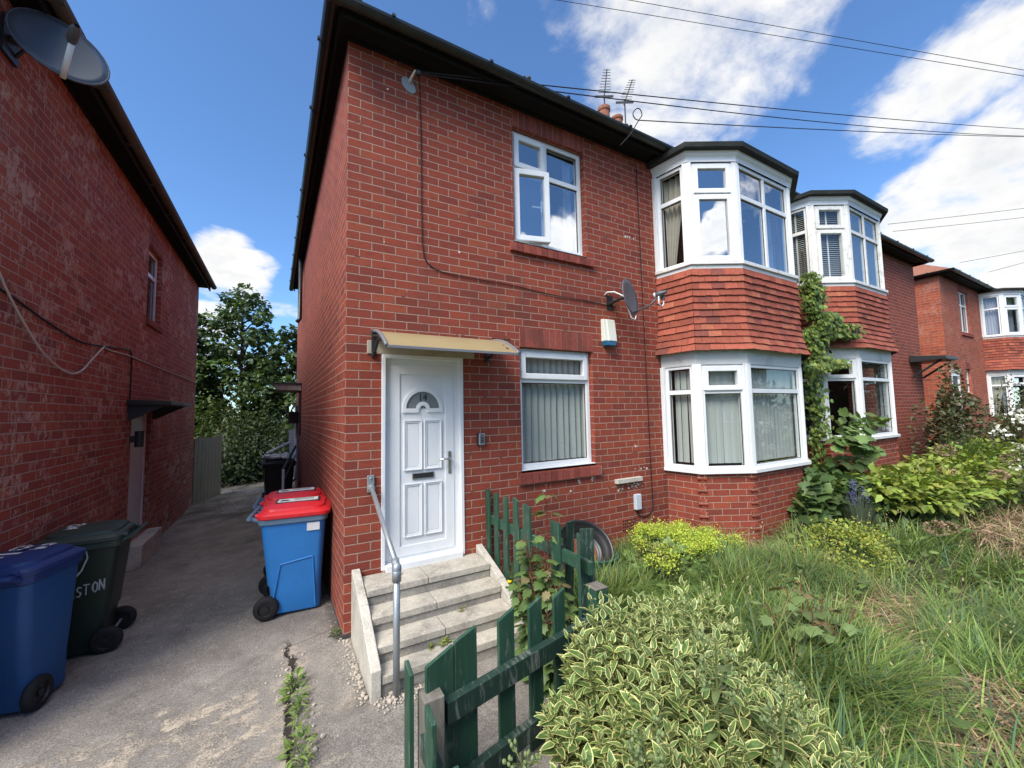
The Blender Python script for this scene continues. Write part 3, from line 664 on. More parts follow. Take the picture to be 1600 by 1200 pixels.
def house(name,loc,sx,label,cat,group=None,W=6.65,depth=8.1,zs=5.08,zb=-.5,front='full',skew=.021,brick='brick',roof='slate',pot=True,bayopts=None,step=None):
    root=empty(name,loc,0,label,cat,group,sx)
    holes=[(3.9,6.3,.93,2.40),(3.9,6.3,3.5,4.95)]
    full = front=='full'
    if front in('full','small'):
        holes+=[(1.65,2.63,3.575,4.85),(.30,1.035,.44,2.285)]
        holes.append((1.685,2.665,1.165,2.445) if full else (1.65,2.16,1.7,2.445))
    w=MB(); wall_panel(w,(0,0,0),X_,-Y_,0,W,zb,zs+.02,holes)
    un=V(-skew,1,0).normalized(); L=depth*math.sqrt(1+skew*skew)
    wall_panel(w,(0,0,0),un,V(-1,-skew,0).normalized(),0,L,zb,zs+.02,[])
    w.face([V(-skew*depth,depth,zb),V(W,depth,zb),V(W,depth,zs),V(-skew*depth,depth,zs)]); w.face([V(W,0,zb),V(W,0,zs),V(W,depth,zs),V(W,depth,zb)])
    w.build('wall',M[brick],root)
    if full:
        pl=MB(); 
        for k in range(2):
            z=-.105+.075*k-.003
            pl.box(-.006,.055,-.006,.10,z-.0,z+.066); 
        for y in (.112,.337,.562,.787,1.012,1.237):
            pl.box(-.006-.021*y,.03,y,y+.214,-.108,-.042); pl.box(-.006-.021*y,.03,y+.11,y+.324,-.033,.033)
        pl.build('plinth_brick',M['blue_brick'],root,bevel=.003)
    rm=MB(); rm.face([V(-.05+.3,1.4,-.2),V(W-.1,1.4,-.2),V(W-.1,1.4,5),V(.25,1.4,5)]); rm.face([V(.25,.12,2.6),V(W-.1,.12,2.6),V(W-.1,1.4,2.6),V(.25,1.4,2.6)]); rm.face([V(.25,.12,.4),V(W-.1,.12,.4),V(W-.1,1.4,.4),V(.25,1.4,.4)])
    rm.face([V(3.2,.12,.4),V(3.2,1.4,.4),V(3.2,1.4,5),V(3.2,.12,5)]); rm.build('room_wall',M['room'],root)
    if full:
        f=window(root,(1.655,.06,3.58),X_,-Y_,.97,1.265,vs=(.47,),hs=(.67,),sashes=(0,2),open_sash=(0,15),glass='glass_up',label='upstairs window with one casement ajar'); curtain(f,(1.655,.06,3.58),X_,-Y_,.80,.93,.05,1.2,mat='white' if 0 else 'net',back=-.14)
        f=window(root,(1.69,.06,1.175),X_,-Y_,.97,1.265,hs=(.735,),sashes=(1,),label='ground floor window with grey vertical blind')
        vblind(f,(1.69,.06,1.175),X_,-Y_,.055,.91,.05,1.24,back=-.115)
    elif front=='small':
        f=window(root,(1.655,.06,3.58),X_,-Y_,.97,1.265,vs=(.5,),hs=(.67,),glass='glass_up'); curtain(f,(1.655,.06,3.58),X_,-Y_,.05,.93,.05,1.2,mat='net')
        f=window(root,(1.655,.06,1.71),X_,-Y_,.5,.73,hs=(.6,)); curtain(f,(1.655,.06,1.71),X_,-Y_,.05,.45,.05,.7,mat='net')
    if front in('full','small'):
        soldier(root,1.65,2.64,4.85,5.045); brick_sill(root,1.59,2.72,3.455,3.542)
        x1=2.68 if full else 2.18
        soldier(root,1.685,x1,2.445,2.655); brick_sill(root,1.64,x1+.05,*( (1.035,1.138) if full else (1.57,1.66)))
        l=MB(); l.box(.17,1.165,-.012,.09,2.29,2.405); l.build('door_lintel',M['lintel'],root,bevel=.004)
        if full: front_door(root,.302,1.033,.475,2.28)
        else:
            d=MB(); d.box(.31,.40,0,.09,.44,2.285); d.box(.95,1.03,0,.09,.44,2.285); d.box(.40,.95,.0,.09,2.2,2.285); dd=d.build('front_door',M['pvc'],root,bevel=.005); d=MB(); d.box(.4,.95,.03,.08,.44,2.2); d.build('door_leaf',M['darkmetal'],dd)
    bay(root,bayopts or {})
    zr=roof_and_gutter(root,0,W,depth,zs,side_skew=skew,mat=roof)
    return root
# ------------------------------------------------------------------ ground
def gz(x,y):
    """garden ground height"""
    return .05+.022*max(0,x-1.3)+.03*math.sin(x*1.7+y)*math.sin(y*1.3-x*.4)
def sheet(name,x0,x1,y0,y1,mat,label,z=0,nx=1,ny=1,fn=None,kind='structure'):
    xs=[x0+(x1-x0)*i/nx for i in range(nx+1)]; ys=[y0+(y1-y0)*j/ny for j in range(ny+1)]
    v=[(x,y,fn(x,y) if fn else z) for y in ys for x in xs]; f=[(j*(nx+1)+i,j*(nx+1)+i+1,(j+1)*(nx+1)+i+1,(j+1)*(nx+1)+i) for j in range(ny) for i in range(nx)]
    m=MB(); m.polys(v,f); o=m.build(name,M[mat],smooth=nx>1); return tag(o,label,None,None,kind)
def dz(x,y): return .0 + (.035*x if x<0 else 0) + (.012*max(0,y-1.5) if y>1.5 else 0)*0
sheet('ground',-400,400,-400,400,'earth','rough open ground reaching the horizon behind the houses',z=-.22)
sheet('driveway',-2.35,1.32,-6.5,16,'drive','worn concrete drive running between the two brick houses',nx=60,ny=220,fn=lambda x,y: dz(x,y)+.006*math.sin(x*2.3+1)*math.sin(y*1.9))
sheet('garden_soil',1.30,20,-6.5,1.6,'soil','bare garden soil under the long grass',nx=90,ny=40,fn=lambda x,y: gz(x,y)-.0)
sheet('pavement',-40,60,-8.6,-6.49,'step','concrete slab pavement behind the camera',z=-.02)
sheet('road',-120,120,-15.2,-8.6,'asphalt','asphalt street behind the camera',z=-.14)
sheet('garden_soil',.10,1.32,-6.5,-1.83,'soil','soil strip under the variegated shrub behind the low fence',nx=14,ny=40,fn=lambda x,y:.03+.02*math.sin(x*5)*math.sin(y*4))

# ------------------------------------------------------------------ houses
H1=house('brick_house',(0,0,0),1,'red brick flat with white front door, bay window and concrete steps','house','brick houses of the street',step=True)
H2=house('brick_house',(13.35,0,.22),-1,'adjoining red brick house with ivy growing up its tiled bay','house','brick houses of the street',W=6.64,front='bay',bayopts=dict(inside=('none','venetian'),upglass='glass_mid',upglass2='glass',seed=11,upmat='pvc_d'))
H3=house('brick_house',(15.5,.05,.33),1,'farther brick house beyond the side passage with lilac net curtains','house','brick houses of the street',front='small',brick='brick_n',roof='rooft',bayopts=dict(inside=('curtain','net'),seed=23))
chimney(H1,6.9,4.0,7.2,9.05,[(-.05+6.9,3.98,.60,.155),(7.32,3.98,.50,.15)],w=1.15)
# moss on our gutter corner
mo=MB(); rnd=random.Random(5)
for k in range(26):
    x=rnd.choice([rnd.uniform(-.2,.06),rnd.uniform(1.55,1.75),rnd.uniform(2.9,3.05)] if k>14 else [rnd.uniform(-.2,.06)]); r=rnd.uniform(.014,.03)
    o=V(x,-.31+rnd.uniform(-.02,.02),5.14+rnd.uniform(-.015,.01)); pr=[(0.01,-r*.8),(r*.8,-r*.4),(r,0),(r*.6,r*.5),(.01,r*.7)]
    mo.lathe(o,V(rnd.uniform(-.3,.3),rnd.uniform(-.3,.3),1),pr,7)
mo.build('gutter_moss',plain('gutter_moss',(.09,.085,.055),.95,.1,var=.5,nscale=30,bump=.01),H1,smooth=True)
# air bricks, ledge, repair patch
ab=MB(); 
def air(x,z,w,h,rows=3,cols=6):
    m=MB(); m.box(x,x+w,-.004,.02,z,z+h); o=m.build('air_brick',M['tile2'],H1,bevel=.002)
    q=MB()
    for i in range(cols):
        for j in range(rows):
            a=x+w*(i+.22)/cols; c=z+h*(j+.28)/rows; q.box(a,a+w/cols*.55,-.0065,-.003,c,c+h/rows*.5)
    q.build('vent_holes',M['soffit'],o)
M['tile2']=plain('air_brick_clay',(.27,.075,.05),.85,.2,var=.2,nscale=20)
air(1.36,2.455,.215,.068,2,8); air(3.04,.335,.22,.14,4,7)
m=MB(); m.box(2.945,3.36,-.05,.02,.905,.955); m.build('stone_ledge',M['cheek'],H1,bevel=.004)
m=MB(); rnd=random.Random(9)
for (x,z,n) in ((3.28,.845,16),(3.05,.83,6),(3.33,1.32,4),(3.36,1.05,5),(2.42,.98,3),(2.6,.985,3),(1.95,.93,2),(2.3,.88,2),(.3,3.3,1),(1.0,3.35,1),(.35,4.72,1),(.95,4.55,1),(3.35,3.95,5)):
    for k in range(n):
        a=x+rnd.gauss(0,.05 if n>4 else .02); c=z+rnd.gauss(0,.012); r=rnd.uniform(.006,.016)
        m.prism([(r*math.cos(t)*rnd.uniform(.6,1.2),r*math.sin(t)*rnd.uniform(.6,1.2)) for t in [2*math.pi*i/7 for i in range(7)]],(a,.001,c),X_,Z_,-Y_,.004)
m.build('mortar_splash',plain('pale_mortar_splash',(.62,.56,.50),.9,.1),H1)
# white drainpipe and fittings on the passage wall
pw=MB(); pw.tube([(-.19,6.75,2.0),(-.19,6.75,.42),(-.21,6.72,.36),(-.45,6.55,.2)],.033,8); pw.build('drainpipe',M['white'],H1,smooth=True)
pw=MB(); pw.tube([(-.19,5.6,5.05),(-.19,5.6,3.75),(-.24,5.58,3.68)],.04,8); pw.build('drainpipe',M['black'],H1,smooth=True)

# ------------------------------------------------------------------ left house: only its passage side faces us
def left_house():
    root=empty('brick_house',(-2.1,0,-.08),0,'left brick house in shade with rustic scuffed brickwork and a grey side door','house','brick houses of the street')
    w=MB(); zs=4.74
    hole=[(3.62,4.32,3.24,4.28),(3.20,4.05,.30,2.02)]
    # local: wall plane x=0, normal +X; runs along +Y from y0 to y1
    y0,y1=-.25,7.26
    def wp(mb): wall_panel(mb,(0,0,0),Y_,X_,y0,y1,-.4,zs+.02,hole,rev=.09)
    wp(w); w.face([V(0,y0,-.4),V(-8,y0,-.4),V(-8,y0,zs),V(0,y0,zs)]); w.face([V(0,y1,-.4),V(0,y1,zs),V(-8,y1,zs),V(-8,y1,-.4)]); w.face([V(-8,y1,-.4),V(-8,y1,zs),V(-8,y0,zs),V(-8,y0,-.4)])
    w.build('wall',M['brick_l'],root)
    fr=window(root,(-.06,3.63,3.245),Y_,X_,.68,1.03,hs=(.66,),glass='glass_up',sill=.03)
    s=MB(); s.box(-.08,.035,3.58,4.36,3.145,3.235); s.build('brick_sill',M['soldier'],root,bevel=.004)
    s=MB(); s.box(-.08,.003,3.62,4.34,4.283,4.48); s.build('soldier_lintel',M['soldier'],root)
    d=MB(); frame_ring(d,V(-.045,3.205,.31),Y_,X_,0,.84,0,1.7,.07,-.06,0); dr=d.build('side_door',M['pvc'],root,bevel=.004)
    d=MB(); d.box(-.09,-.055,3.27,3.98,.37,1.95); d.build('door_leaf',plain('grey_white_door',(.55,.56,.58),.4,.4),dr)
    d=MB(); d.box(-.05,.16,3.15,4.12,-.1,.29); d.build('door_step',M['cheek'],root,bevel=.008)
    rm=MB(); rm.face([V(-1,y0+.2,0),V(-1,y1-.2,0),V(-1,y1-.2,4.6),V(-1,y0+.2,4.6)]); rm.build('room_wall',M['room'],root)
    # eaves: boards, gutter, hipped roof
    oh=.16; e=MB(); e.box(-.02,oh,y0-.2,y1+.2,zs+.004,zs+.02); e.box(oh,oh+.02,y0-.2,y1+.2,zs-.06,zs+.12); e.box(.002,.03,y0,y1,zs-.05,zs+.003); e.build('eaves_board',M['soffit'],root)
    g=MB(); zg=zs+.05
    prof=[(math.cos(a)*.055,math.sin(a)*.055) for a in [math.pi+math.pi*k/8 for k in range(9)]]
    for k in range(8):
        a,b=prof[k],prof[k+1]; x=oh+.075
        g.face([V(x+a[0],y0-.25,zg+a[1]),V(x+a[0],y1+.22,zg+a[1]),V(x+b[0],y1+.22,zg+b[1]),V(x+b[0],y0-.25,zg+b[1])])
    for y in np.arange(.2,7.3,.85): g.box(x-.06,x+.06,y,y+.03,zg-.062,zg-.05)
    g.build('gutter',plain('brown_gutter',(.085,.075,.06),.7,.3,var=.3,dirt=(.16,.15,.12),dirt_amt=.5),root)
    r=MB(); zE=zs+.09; hw=4.2; A=V(oh+.06,y0-.3,zE);B=V(oh+.06,y1+.28,zE);Cc=V(-8.4,y1+.28,zE);D=V(-8.4,y0-.3,zE); dy=(y1-y0+.58)/2; zr=zE+dy*.6
    E=V(oh+.06-dy,(y0+y1)/2,zr);F=V(-8.4+dy,(y0+y1)/2,zr); r.polys([A,B,Cc,D,E,F],[(0,1,4),(1,2,5,4),(2,3,5),(3,0,4,5),(3,2,1,0)])
    r.build('roof',M['slate'],root).modifiers.new('s','SOLIDIFY').thickness=.05
    return root
H4=left_house()
# house across the street, seen only as reflections in the glass
def far_house():
    root=empty('brick_house',(-14,-24,-.1),0,'brick house row across the street mirrored in the ground floor panes','house','brick houses of the street')
    m=MB(); m.box(0,44,-7,0,0,5.2); m.build('wall',M['brick'],root)
    r=MB(); r.polys([V(-.4,.4,5.2),V(44.4,.4,5.2),V(44.4,-7.4,5.2),V(-.4,-7.4,5.2),V(3,-3.5,7.7),V(41,-3.5,7.7)],[(0,1,5,4),(2,3,4,5),(3,0,4),(1,2,5),(3,2,1,0)]); r.build('roof',M['slate'],root)
    for k in range(8):
        for z in (.9,3.3):
            w=MB(); x=1.6+k*5.4; w.box(x,x+1.9,0,.06,z,z+1.35); f=w.build('window',M['pvc'],root); w=MB(); 
            for q in (0,.63,1.26): w.box(x+.06+q,x+.06+q+.52,.06,.065,z+.08,z+1.27)
            w.build('pane',M['darkmetal'],f)
    return root
far_house()
# ------------------------------------------------------------------ steps, handrail, canopy, wall fittings
st=empty('concrete_steps',(0,0,0),0,'four grey concrete steps with sloping cheek slabs below the white door','steps')
rnd=random.Random(2)
for k,(zt,yf,yb) in enumerate(((.452,-.315,-.005),(.342,-.515,-.3),(.232,-.70,-.49),(.122,-.835,-.68))):
    for (xa,xb) in ((.128,.60),(.604,1.150)) if k<3 else ((.128,1.150),):
        m=MB(); d=rnd.uniform(-.004,.004); m.box(xa,xb,yf,yb,zt-.052+d,zt+d); m.build('tread',M['step'],st,bevel=.006)
    m=MB(); m.box(.128,1.15,yf+.012,yb,zt-.125,zt-.055); m.build('riser',M['riser'],st,bevel=.003)
m=MB(); m.box(.302,1.033,-.03,.05,.44,.468); m.build('threshold',plain('pinkish_threshold',(.36,.25,.20),.9,.2,var=.2,nscale=40,bump=.002),st,bevel=.003)
for (x0,x1) in ((.058,.122),(1.156,1.220)):
    for (ya,yb,za,zb_) in ((-.004,-.40,.525,.40),(-.403,-.845,.398,.175)) if x0<1 else ((-.004,-.45,.53,.375),(-.453,-.845,.373,.175)):
        m=MB(); m.hexa([(x0,yb,-.06),(x1,yb,-.06),(x1,ya,-.06),(x0,ya,-.06),(x0,yb,zb_),(x1,yb,zb_),(x1,ya,za),(x0,ya,za)]); m.build('cheek_slab',M['cheek'],st,bevel=.006)
hr=empty('handrail',(.208,-.868,0),0,'galvanised tube handrail rising from the step foot to the brick wall','handrail')
m=MB(); m.tube([(0,0,-.02),(.004,.005,.775)],.0215,14); m.build('post',M['steel'],hr,smooth=True)
m=MB(); m.tube([(.004,.005,.80),(-.002,.25,.915),(-.006,.80,1.165)],.0175,14); m.build('rail',M['steel'],hr,smooth=True)
m=MB(); m.tube([(.004,.005,.70),(.004,.005,.79)],.029,14); m.tube([(.004,.005,.775),(.003,.05,.822)],.026,14); m.lathe((.004,.005,.79),Z_,[(.03,-.02),(.03,0),(.02,.022),(.001,.028)],14); m.tube([(.03,-.01,.745),(.04,-.012,.745)],.006,8); m.build('elbow',M['steel'],hr,smooth=True)
m=MB(); m.box(-.034,.022,.846,.862,1.125,1.265); m.tube([(-.006,.85,1.165),(-.006,.79,1.16)],.026,12); m.lathe((-.006,.846,1.24),-Y_,[(.011,0),(.011,.006),(.001,.008)],8); m.build('wall_plate',M['steel'],hr,bevel=.003)

cn=empty('door_canopy',(.2,0,2.3),0,'arched tan polycarbonate canopy on black brackets over the white door','canopy')
def arc(t): return (-.005-.50*t, .185-.04*t-.155*t*t)   # y,z along the profile
N=14; m=MB()
for k in range(N):
    (ya,za),(yb,zb_)=arc(k/N),arc((k+1)/N)
    m.hexa([V(.03,yb,zb_-.006),V(1.165,yb,zb_-.006),V(1.165,ya,za-.006),V(.03,ya,za-.006),V(.03,yb,zb_),V(1.165,yb,zb_),V(1.165,ya,za),V(.03,ya,za)])
m.build('canopy_sheet',M['poly'],cn,smooth=False)
for xx,nm in ((.012,'end_trim'),(1.165,'end_trim')):
    m=MB(); m.tube([V(xx+.01,*arc(k/N)) for k in range(N+1)],.016,6); m.build(nm,plain('grey_trim',(.16,.165,.18),.4,.5) if xx<1 else M['dark_trim'],cn,smooth=True)
    if xx<1: M['dark_trim']=bpy.data.materials['grey_trim']
m=MB(); m.box(.03,1.165,-.515,-.503,-.03,-.008); m.build('front_trim',M['dark_trim'],cn,bevel=.002)
for xx in (.02,1.10):
    m=MB(); m.box(xx-.018,xx+.018,-.022,-.001,-.04,.195); m.tube([V(xx,-.02,.0),V(xx,-.10,.01),V(xx,-.22,.075),V(xx,-.36,.075)],.012,8); m.tube([V(xx,-.02,.14),V(xx,-.2,.115),V(xx,-.44,.03)],.012,8); m.tube([V(xx,-.11,.02),V(xx,-.16,.12)],.008,6)
    m.lathe((xx,-.022,-.012),-Y_,[(.02,0),(.018,.008),(.002,.012)],10); m.build('bracket',M['darkmetal'],cn,bevel=.002)

kp=empty('keypad',(1.217,0,1.513),0,'small grey door entry keypad with dark buttons on the brick pier','keypad')
m=MB(); m.box(-.036,.030,-.022,-.001,-.058,.058); m.build('back_plate',M['blackplastic'],kp,bevel=.004)
m=MB(); m.box(-.028,.034,-.045,-.022,-.055,.055); m.build('body',M['steel'],kp,bevel=.006)
for j in range(4):
    for i in range(3): m=MB(); m.box(-.016+i*.0145,-.0055+i*.0145,-.049,-.0445,-.035+j*.0165,-.024+j*.0165); m.build('button',M['darkmetal'],kp)
m=MB(); m.box(-.010,.016,-.047,-.0445,.035,.045); m.build('indicator_window',M['blackplastic'],kp)

al=empty('alarm_box',(2.9,0,2.70),0,'cream burglar alarm box with blue base on the upper brick wall','alarm')
m=MB(); m.hexa([(-.085,-.075,-.12),(.085,-.075,-.12),(.085,0,-.12),(-.085,0,-.12),(-.085,-.045,.145),(.085,-.045,.145),(.085,0,.145),(-.085,0,.145)]); m.hexa([(-.04,-.09,-.12),(.085,-.09,-.12),(.085,-.07,-.12),(-.04,-.07,-.12),(-.04,-.058,.14),(.085,-.058,.14),(.085,-.04,.14),(-.04,-.04,.14)]); m.build('cover',M['cream'],al,bevel=.005)
m=MB(); m.prism([(-.085,0),(.085,0),(.07,-.055),(-.07,-.055)],(0,0,-.12),X_,Z_,-Y_,.085); m.build('strobe_base',plain('blue_strobe',(.03,.13,.24),.3,.5),al,bevel=.006)

def dish(name,loc,aim,r,label,mat,group,arm=.42,ry=1.08,lnb=True,roll=0):
    root=empty(name,loc,0,label,'satellite dish',group)
    ax=Vector(aim).normalized(); e=ax.cross(Z_).normalized(); g=e.cross(ax)
    m=MB(); N=28; K=6; P=lambda i,k: ax*(.22*r*((k/K)**2-1)*.6)+e*(r*k/K*math.cos(2*math.pi*i/N))+g*(r*ry*k/K*math.sin(2*math.pi*i/N))
    for k in range(K):
        for i in range(N):
            m.face([P(i,k),P(i,k+1),P(i+1,k+1),P(i+1,k)]) if k else m.face([P(i,0),P(i,1),P(i+1,1)])
    o=m.build('reflector',M[mat],root,smooth=True); 
    w=o.modifiers.new('w','WELD'); w.merge_threshold=1e-4; s=o.modifiers.new('s','SOLIDIFY'); s.thickness=.006
    m=MB(); m.tube([P(i,K) for i in range(N)],.007,6,closed=True); m.build('rim',M['dish'],root,smooth=True)
    return root,ax,e,g
wd,ax,e,g=dish('satellite_dish',(3.06,-.25,3.08),(.36,-.92,.15),.20,'grey satellite dish seen edge on, on the wall beside the tiled bay','dish','satellite dishes on the house walls')
m=MB(); m.tube([-g*.19+ax*-.02,-g*.17+ax*.2,-g*.10+ax*.32],.011,8); m.build('feed_arm',M['dish'],wd,smooth=True)
c=-g*.08+ax*.33; m=MB(); m.lathe(c-ax*.05,ax,[(.022,0),(.032,.03),(.032,.06),(.02,.1),(.02,.13)],12); m.lathe(c+V(.05,0,-.03),Z_,[(.022,-.03),(.022,.04)],10); m.build('receiver',M['dish'],wd,smooth=True)
m=MB(); m.lathe(c-ax*.055,ax,[(.001,-.012),(.03,-.008),(.033,.015)],12); m.build('receiver_cap',M['white'],wd,smooth=True)
m=MB(); m.tube([ax*-.03,V(-.09,.06,-.01),V(-.09,.26,-.03)],.02,8); m.box(-.14,-.04,.245,.268,-.11,.07); m.build('wall_bracket',M['darkmetal'],wd)
m=MB(); m.tube([V(-.17,.262,.06),V(-.15,.22,.10),V(-.10,.15,.09),V(-.06,.05,.02),V(-.05,0,-.12),V(-.02,-.02,-.25),V(.03,-.03,-.27),V(.05,-.03,-.22)],.008,6); m.tube([c+V(-.02,0,-.03),c+V(-.02,0,-.11),c+V(.03,0,-.14),c+V(.06,0,-.10),c+V(.05,0,-.03)],.008,6); m.build('cable',M['white'],wd,smooth=True)
ld,ax,e,g=dish('satellite_dish',(-1.83,.265,4.365),(.46,-.826,.326),.242,'large dark perforated satellite dish under the eaves of the shaded left house','meshdish','satellite dishes on the house walls')
m=MB(); m.tube([g*-.28,g*-.25+ax*.08,g*-.2+ax*.22],.016,8); m.build('feed_arm',M['white'],ld,smooth=True)
c=ax*.27-g*.17; m=MB(); m.lathe(c-ax*.06,ax,[(.02,0),(.03,.03),(.03,.1),(.015,.14)],12); m.build('receiver',M['dish'],ld,smooth=True)
m=MB(); m.tube([ax*-.05,V(-.12,.05,-.01),V(-.26,.05,-.02)],.028,8); m.box(-.268,-.25,-.04,.14,-.15,.10); m.tube([V(-.1,.02,.06),V(-.25,.1,-.1)],.012,6); m.build('wall_bracket',M['darkmetal'],ld)

# wires on walls
def cable(name,pts,r,mat,label,cat,group=None,n=6): 
    m=MB(); m.tube(pts,r,n); return tag(m.build(name,M[mat],smooth=True),label,cat,group)
def smooth_path(pts,sub=6):
    P=[Vector(p) for p in pts]; out=[]
    for i in range(len(P)-1):
        a=P[max(i-1,0)];b=P[i];c=P[i+1];d=P[min(i+2,len(P)-1)]
        for k in range(sub):
            t=k/sub; out.append(.5*((2*b)+(-a+c)*t+(2*a-5*b+4*c-d)*t*t+(-a+3*b-3*c+d)*t**3))
    out.append(P[-1]); return out
def onface(l): return smooth_path([(x,-.009,z) for x,z in l],5)
hk=empty('cable_bracket',(.53,0,4.89),0,'pale hook and insulator on a grey cement smear near the eaves','bracket')
m=MB(); m.prism([(-.07,.03),(-.04,.06),(.02,.055),(.06,-.0),(.07,-.05),(.035,-.085),(-.02,-.07),(-.06,-.03)],(0,.001,-.03),X_,Z_,-Y_,.012); m.build('cement_smear',plain('grey_cement',(.30,.33,.36),.9,.2,var=.2,nscale=40,bump=.004),hk,bevel=.004)
m=MB(); m.tube([(0,-.01,-.02),(.01,-.06,0),(.03,-.11,.03),(.05,-.13,.02)],.011,8); m.build('hook',M['cream'],hk,smooth=True)
m=MB(); m.lathe((.055,-.13,.0),Z_,[(.012,-.02),(.026,-.01),(.028,.02),(.014,.03)],10); m.build('insulator',M['darkmetal'],hk,smooth=True)
cable('wall_cable',smooth_path([(.58,-.13,4.89),(.62,-.06,4.84)],3)+onface([(.635,4.80),(.64,4.55),(.645,4.1),(.645,3.7),(.65,3.42),(.655,3.33),(.68,3.2),(.76,3.13),(.9,3.10),(1.2,3.09),(1.6,3.085),(2.1,3.05),(2.6,3.04),(3.0,3.03),(3.05,3.05)]),.005,'cable_b','dark cable dropping from the eaves hook and turning along the brick to the dish','cable','cables on the brick front')
jb=empty('junction_box',(3.28,0,.66),0,'small grey junction box low on the wall beside the bay','box')
m=MB(); m.box(-.045,.045,-.05,-.001,-.09,.09); m.build('box_cover',plain('grey_plastic',(.50,.55,.62),.4,.5,var=.03),jb,bevel=.006)
cable('wall_cable',onface([(3.52,4.93),(3.525,4.0),(3.535,3.0),(3.545,2.0),(3.55,1.2),(3.56,.62),(3.55,.54),(3.47,.47),(3.36,.47),(3.31,.50),(3.29,.56)]),.0055,'cable_b','thin black cable running straight down beside the bay to the junction box','cable','cables on the brick front')
def onleft(l,d=.012): return smooth_path([(-2.1+d,y,z) for y,z in l],6)
cable('wall_cable',onleft([(.05,4.2),(.16,4.05),(.17,3.6),(.12,3.3),(.16,3.0),(.35,2.72),(.7,2.44),(1.0,2.27),(1.35,2.185),(1.6,2.22),(1.85,2.37),(2.12,2.53)],.03)+onleft([(2.125,2.53),(2.4,2.52),(3.0,2.54),(4.0,2.53),(5.5,2.53),(7.2,2.52)]),.008,'cable_w','loose white cable sagging from the left dish across the shaded brick','cable','cables on the left house')
cable('wall_cable',onleft([(.2,2.66),(.5,2.64),(1.0,2.56),(1.6,2.50),(2.2,2.54),(2.8,2.60),(3.0,2.60),(3.06,2.50)])+onleft([(3.06,2.49),(3.06,2.2),(3.06,1.97)]),.008,'cable_b','dark cable stepping along the left house down to the black door hood','cable','cables on the left house')
hd=empty('door_hood',(-2.1,3.6,1.92),0,'black flat door hood over the grey side door of the left house','hood','door hoods in the passage')
m=MB(); m.hexa([(0,-.62,.02),(.42,-.62,.02),(.42,.62,.02),(0,.62,.02),(0,-.62,.09),(.42,-.62,.07),(.42,.62,.07),(0,.62,.09)]); m.build('hood_board',M['black'],hd,bevel=.006)
for y in (-.55,.55): m=MB(); m.hexa([(.0,y-.02,-.16),(.03,y-.02,-.16),(.03,y+.02,-.16),(0,y+.02,-.16),(0,y-.02,.02),(.36,y-.02,.02),(.36,y+.02,.02),(0,y+.02,.02)]); m.build('bracket',M['darkmetal'],hd)
lp=empty('wall_lamp',(-2.1,3.18,1.52),0,'small black cylinder wall lamp beside the grey side door','lamp')
m=MB(); m.lathe((.085,0,-.10),Z_,[(.0,0),(.045,0),(.045,.2),(0,.2)],14); m.build('shade',M['darkmetal'],lp); m=MB(); m.box(0,.05,-.025,.025,-.04,.04); m.build('wall_plate',M['darkmetal'],lp,bevel=.004)
hd=empty('door_hood',(-.135,6.45,2.36),0,'rotting timber door hood jutting into the passage from the white-door house','hood','door hoods in the passage')
m=MB(); m.box(-.52,.02,-.55,.55,.07,.10); m.build('hood_board',M['darkmetal'],hd,bevel=.004)
m=MB(); m.hexa([(-.44,-.53,-.05),(.0,-.53,-.06),(.0,.53,-.06),(-.44,.53,-.05),(-.5,-.53,.07),(.0,-.53,.07),(.0,.53,.07),(-.5,.53,.07)]); m.build('fascia_board',plain('flaking_board',(.32,.27,.23),.9,.2,var=.3,nscale=10,dirt=(.08,.06,.05),dirt_amt=.7,dscale=8),hd)
m=MB(); m.box(-.03,.02,-.5,-.42,-1.0,-.06); m.box(-.22,-.02,-.2,.2,-.75,-.5); m.build('side_frame',plain('dark_brown_wood',(.05,.03,.025),.8,.2),hd)
hd=empty('door_hood',(13.1,-.02,2.75),0,'dark flat door hood half hidden by climbing rose at the far passage','hood','door hoods at the far passage')
m=MB(); m.hexa([(-.6,-.6,.03),(.30,-.6,.03),(.30,0,.0),(-.6,0,.0),(-.6,-.6,.10),(.30,-.6,.10),(.30,0,.16),(-.6,0,.16)]); m.build('hood_board',M['darkmetal'],hd,bevel=.006)
for x in (-.5,.2): m=MB(); m.tube([(x,0,-.35),(x,-.5,.02)],.025,6); m.build('bracket',M['darkmetal'],hd)
# handrail by the back door, white board, hidden bin
pr=empty('passage_rail',(-.43,5.0,0),0,'black sloping handrail on a white post in the side passage','handrail')
m=MB(); m.tube([(0,0,-.05),(0,0,.80)],.022,8); m.build('post',M['white'],pr)
m=MB(); m.tube([(0,0,.80),(.22,1.25,1.12)],.024,8); m.tube([(.02,.1,.6),(.22,1.25,.92)],.014,8); m.build('rail',M['darkmetal'],pr)
m=MB(); m.hexa([(-.30,6.9,.6),(-.20,6.9,.6),(-.20,6.93,.6),(-.30,6.93,.6),(-.34,7.1,1.45),(-.22,7.1,1.45),(-.22,7.13,1.45),(-.34,7.13,1.45)]); m.tube([(-.75,6.5,.98),(-.3,6.9,1.18)],.03,6); tag(m.build('white_board',M['white']),'narrow white board leaning on the passage wall behind the black bin','board')

